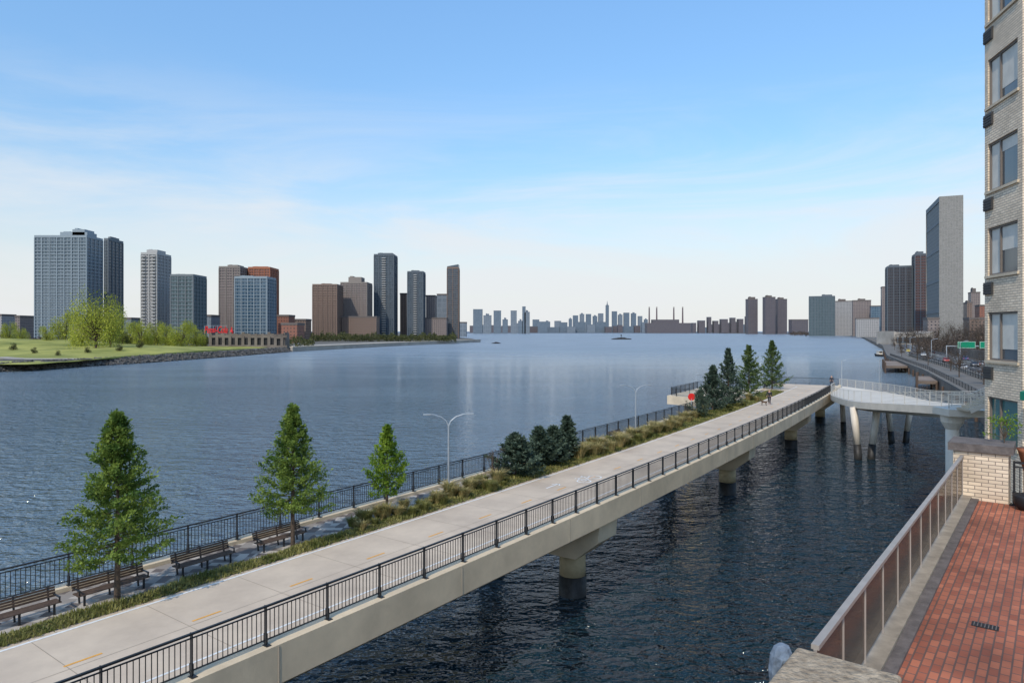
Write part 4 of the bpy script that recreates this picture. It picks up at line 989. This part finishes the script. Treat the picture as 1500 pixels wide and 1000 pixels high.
def car(loc,rz,ci,lb):
    t=empty('car',loc,lb,'car','cars on the highway',rz); cm=pm('paint_%s'%cn[ci],cols[ci],.3,spec=.6)
    prof=[(-2.2,.35),(2.15,.35),(2.25,.6),(2.1,.85),(1.1,.98),(-1.9,1.0),(-2.25,.85)]
    def ext(pr,wd,wd2=None):
        b=MB(); n=len(pr); b.add([(x,-wd,z) for x,z in pr]+[(x,wd,z) for x,z in pr],[tuple(range(n)),tuple(range(n,2*n))[::-1]]+[((i+1)%n,i,n+i,n+(i+1)%n) for i in range(n)]); return b
    o=ext(prof,.9).build('body',cm); o.parent=t
    o=ext([(1.05,.985),(.4,1.38),(-1.3,1.38),(-1.85,1.005)],.76).build('window_glass',M['carglass']); o.parent=t
    o=ext([(.38,1.385),(.3,1.45),(-1.2,1.45),(-1.32,1.385)],.74).build('roof',cm); o.parent=t
    for x in(-1.35,1.35):
        for y in(-.83,.83):
            b=MB(); b.tube([(x,y-.1,.33),(x,y+.1,.33)],.33,14); o=b.build('wheel',M['tyre']); o.parent=t
    for y in(-.65,.65):
        b=MB(); b.box(2.2,2.29,y-.18,y+.18,.6,.75); o=b.build('headlight',M['whitepaint']); o.parent=t
        b=MB(); b.box(-2.29,-2.2,y-.16,y+.16,.65,.82); o=b.build('tail_light',M['red']); o.parent=t
hd=math.atan2(1,.5)
cs=[(110,11.2,0),(128,14.7,2),(150,11.2,1),(163,14.7,0),(190,11.2,6),(205,18,1),(235,14.7,3),(120,24.2,1),(145,21,4),(175,24.2,0),(210,21,2),(250,24.2,5),(290,14.7,0),(320,21,1),(350,11.2,4),(400,21,0)]
for i,(Y,off,ci) in enumerate(cs):
    car((shx(Y)+off,Y,2.615),hd+(math.pi if off<19 else 0),ci,'%s car on the %s carriageway, %s nearest on the highway'%(cn[ci],'river side' if off<19 else 'inland',ORD[i]))
t=empty('sign_gantry',(gx(1424,240),240,2.6),'green highway sign boards on a gantry above the road','road sign')
p=Vector(t.location); b=MB(); 
for dx in(-9,9): b.tube([p+Vector((dx,0,0)),p+Vector((dx,0,5.6))],.15,8)
b.beam(p+Vector((-9,0,5.4)),p+Vector((9,0,5.4)),.2,.3); b.build('gantry',M['grey_metal'],t)
for dx,wd in((-2.2,6.3),(4.2,3.6)):
    b=MB(); b.box(p.x+dx-wd/2,p.x+dx+wd/2,p.y-.4,p.y-.3,p.z+4.6,p.z+7.0); o=b.build('sign_board',M['green_sign'],t)
    b=MB()
    for z in(4.72,6.85): b.box(p.x+dx-wd/2+.1,p.x+dx+wd/2-.1,p.y-.42,p.y-.405,p.z+z,p.z+z+.08)
    for x in(-wd/2+.1,wd/2-.18): b.box(p.x+dx+x,p.x+dx+x+.08,p.y-.42,p.y-.405,p.z+4.8,p.z+6.85)
    b.build('border',M['whitepaint'],o)
t=empty('motorboat',(gx(1288,360),360,0),'small dark workboat near the right bank','boat')
b=MB(); b.add([(-1.3,-4,.9),(1.3,-4,.9),(1.5,2,1),(0,5,1.4),(-1.5,2,1),(-1,-3.6,-.3),(1,-3.6,-.3),(1,2,-.3),(0,4,-.3),(-1,2,-.3)],[(0,1,2,3,4),(5,9,8,7,6),(0,5,6,1),(1,6,7,2),(2,7,8,3),(3,8,9,4),(4,9,5,0)]); o=b.build('hull',M['dark']); o.parent=t
b=MB(); b.box(-.9,.9,-1.5,1.2,1,2.6); b.box(-1.05,1.05,-1.8,1.5,2.6,2.75); o=b.build('cabin',M['white_metal']); o.parent=t
b=MB(); b.box(-.8,.8,1.205,1.22,1.8,2.4); b.box(-.8,.8,-1.53,-1.505,1.8,2.4); o=b.build('window',M['carglass']); o.parent=t

# ------------------------------------------------------------------ terrace & brick building
ZT=9.3
D=Vector((.8,1,0)).normalized(); Nn=Vector((D.y,-D.x,0))
T0=Vector((2.8,6.26,0))
def tp(s,o,z): v=T0+D*s+Nn*o; v.z=z; return v
s1=12.35
b=MB(); b.quad(tp(-8,.29,ZT),tp(-8,9,ZT),tp(s1,9,ZT),tp(s1,.29,ZT)); fl=struct('terrace_floor',b,M['brick_tile'])
t=empty('terrace_parapet',tp(2,0,0),'tan parapet wall carrying the glass railing of the terrace','wall')
def pbox(b,sa,sb,o0,o1,z0,z1): b.add([tp(sa,o0,z0),tp(sa,o1,z0),tp(sb,o1,z0),tp(sb,o0,z0),tp(sa,o0,z1),tp(sa,o1,z1),tp(sb,o1,z1),tp(sb,o0,z1)],[(3,2,1,0),(4,5,6,7),(0,1,5,4),(1,2,6,5),(2,3,7,6),(3,0,4,7)])
b=MB(); pbox(b,-2,s1+1,-.12,.16,-1,9.38); b.build('wall',M['tanwall'],t)
b=MB(); pbox(b,-2,s1-.01,.162,.30,9.2,9.345); b.build('skirting',M['slate'],t)
railing('tan-grey metal railing with translucent panels along the brick terrace',[tp(0,-.02,9.38),tp(s1-.05,-.02,9.38)],h=.92,sp=1.03,mat=M['beige_metal'],style='glass',mat2=M['railglass'],pw=.026)
t=empty('floor_drain',tp(4.33,.97,ZT+.004),'small dark drain grate set in the terrace tiles','drain'); c=tp(4.33,.97,ZT)
b=MB(); b.add([c-D*.09-Nn*.15+Zv*.006,c-D*.09+Nn*.15+Zv*.006,c+D*.09+Nn*.15+Zv*.006,c+D*.09-Nn*.15+Zv*.006],[(0,1,2,3)]); b.build('frame',M['dark'],t)
b=MB()
for k in range(7): 
    q=c-Nn*(.12-.04*k)+Zv*.012; b.beam(q-D*.075,q+D*.075,.012,.008)
b.build('grate',M['slate'],t)
t=empty('brick_planter',tp(s1+.6,1,ZT),'square pale brick planter pier with dark slate cap at the terrace end','planter')
b=MB(); pbox(b,s1,s1+1.0,-.2,.85,ZT-1,10.42); b.build('wall',M['whitebrick'],t)
b=MB(); pbox(b,s1-.08,s1+1.08,-.3,.95,10.422,10.60); b.build('cap',M['slate'],t)
t=broad('potted_shrub',.75,.38,'olive green shrub growing on the slate planter cap','shrub',M['needle_y'],420,.06,seed=41,trunk=.1); t.location=tp(s1+.6,.75,10.60)
t=empty('flower_pot',tp(s1+.6,1.4,ZT),'terracotta pot beside the brick planter','pot'); c=tp(s1+.55,1.3,0)
b=MB(); b.tube([(c.x,c.y,ZT+.7),(c.x,c.y,ZT+1.15),(c.x,c.y,ZT+1.22)],[.2,.3,.33],18); b.build('pot',M['terracotta'],t,True)
b=MB(); b.tube([(c.x,c.y,ZT),(c.x,c.y,ZT+.69)],[.2,.2],12); b.build('pot_stand',M['slate'],t)
railing('black iron railing right of the brick planter',[tp(s1+.1,.95,ZT),tp(s1-.3,4.5,ZT)],h=.95,sp=1.5,bs=.1)
t=empty('flower_pot',tp(s1-.5,1.3,ZT),'round black pot on the terrace tiles by the black railing','pot'); c=tp(s1-.35,1.2,0)
b=MB(); b.tube([(c.x,c.y,ZT+.005),(c.x,c.y,ZT+.12),(c.x,c.y,ZT+.3),(c.x,c.y,ZT+.33)],[.15,.24,.27,.25],18); b.build('pot',M['dark'],t,True)
t=empty('stone_pier',(3.0,5.4,8),'rough tan stone pier cap in the bottom foreground','wall')
b=MB(); pbox(b,-1.4,-.1,-.1,.62,7.5,10.16); b.build('pier',M['stone'],t)
b=MB(); pbox(b,-1.5,-.03,-.17,.69,10.165,10.28)
o=b.build('cap',M['stone'],t); bv=o.modifiers.new('Bevel','BEVEL'); bv.width=.03; bv.segments=3
t=empty('metal_post',tp(-.15,-.3,8.8),'blue-grey wrapped post beside the stone pier cap','post'); c=tp(-.20,-.27,0)
b=MB(); b.tube([(c.x,c.y,8.5),(c.x+.01,c.y,9.6),(c.x+.03,c.y,9.95),(c.x-.02,c.y,10.1),(c.x+.02,c.y,10.22),(c.x+.01,c.y,10.3),(c.x,c.y,10.33)],[.10,.09,.12,.085,.11,.075,.03],9); b.build('post',M['wrap'],t)
bd=empty('brick_building',(17.5,24,2.6),'pale brick apartment building with stacked bay windows at the right edge','building')
A=Vector((16.62,24.0,0)); Bp=Vector((16.12,21.55,0))
ab=(A-Bp).normalized(); nrm=Vector((-ab.y,ab.x,0)); 
def bx(b,u0,u1,d0,d1,z0,z1):
    f=lambda u,d,z:Vector((Bp.x,Bp.y,0))+ab*u+nrm*d+Vector((0,0,z))
    b.add([f(u0,d0,z0),f(u1,d0,z0),f(u1,d1,z0),f(u0,d1,z0),f(u0,d0,z1),f(u1,d0,z1),f(u1,d1,z1),f(u0,d1,z1)],[(0,1,2,3),(7,6,5,4),(4,5,1,0),(5,6,2,1),(6,7,3,2),(7,4,0,3)])
W=(A-Bp).length; TOP=31
b=MB(); 
bi=Bp-nrm*.25; ai=A-nrm*.25
b.prism([(bi.x,bi.y),(ai.x,ai.y),(19.6,27.0),(25,33),(38,33),(38,16),(20.5,16),(18.2,20.2)][::-1],2.6,TOP)
bx(b,0,.30,-.249,0,2.6,TOP); bx(b,W-.22,W,-.249,0,2.6,TOP)
sill=[9.4]+[12.2+2.92*k for k in range(7)]; head=[10.95]+[13.85+2.92*k for k in range(7)]
sp_=[(2.6,9.4)]+[(head[k],sill[k+1]) for k in range(7) if sill[k+1]<TOP]
for z0,z1 in sp_: bx(b,.301,W-.221,-.249,-.002,z0,min(z1,TOP))
b.build('wall',M['whitebrick'],bd)
for k in range(7):
    z0,z1=sill[k],min(head[k],TOP-.2)
    b=MB(); u0,u1=.305,W-.225
    bx(b,u0,u1,-.16,-.06,z0+.002,z0+.06); bx(b,u0,u1,-.16,-.06,z1-.06,z1-.002); 
    for u in(u0,u0+(u1-u0)*.62,u1-.05): bx(b,u,u+.05,-.155,-.055,z0+.061,z1-.061)
    fr_=b.build('window',M['frame'],bd)
    b=MB(); bx(b,u0+.02,u1-.02,-.13,-.12,z0+.06,z1-.06); b.build('pane',M['tealglass'] if k==0 else M['winglass'],fr_)
    if k:
        b=MB(); bx(b,u0+(u1-u0)*.62+.06,u1-.06,-.115,-.11,z0+.07,z1-.07); bx(b,u0+.06,u0+(u1-u0)*.61,-.115,-.11,z1-.45-.4*((k*2)%3),z1-.07); b.build('blind',M['curtain'],fr_)
    b=MB(); bx(b,.2,W-.1,-.05,.06,z0-.09,z0-.002); b.build('sill',M['concrete'],fr_)
for k in range(1,7):
    z=sill[k]-1.05; b=MB(); bx(b,W-.62,W-.02,.003,.06,z+.4,z+.82)
    for j in range(4): bx(b,W-.6,W-.04,.061,.08,z+.44+j*.09,z+.48+j*.09)
    b.build('louvre_box',M['louvre'],bd)
t=empty('window_awning',(16,20.7,10),'small green canvas awning on the brick building above the terrace','awning')
b=MB(); x,y=15.55,20.0
b.add([(x,y,11.35),(x+1.2,y,11.75),(x+1.2,y+.9,11.75),(x,y+.9,11.35),(x,y,11.1),(x,y+.9,11.1),(x+1.2,y,11.1),(x+1.2,y+.9,11.1)],[(0,1,2,3),(0,3,5,4),(0,4,6,1),(3,2,7,5)]); b.build('canvas',M['awning'],t)
print('done',len(bpy.data.objects))
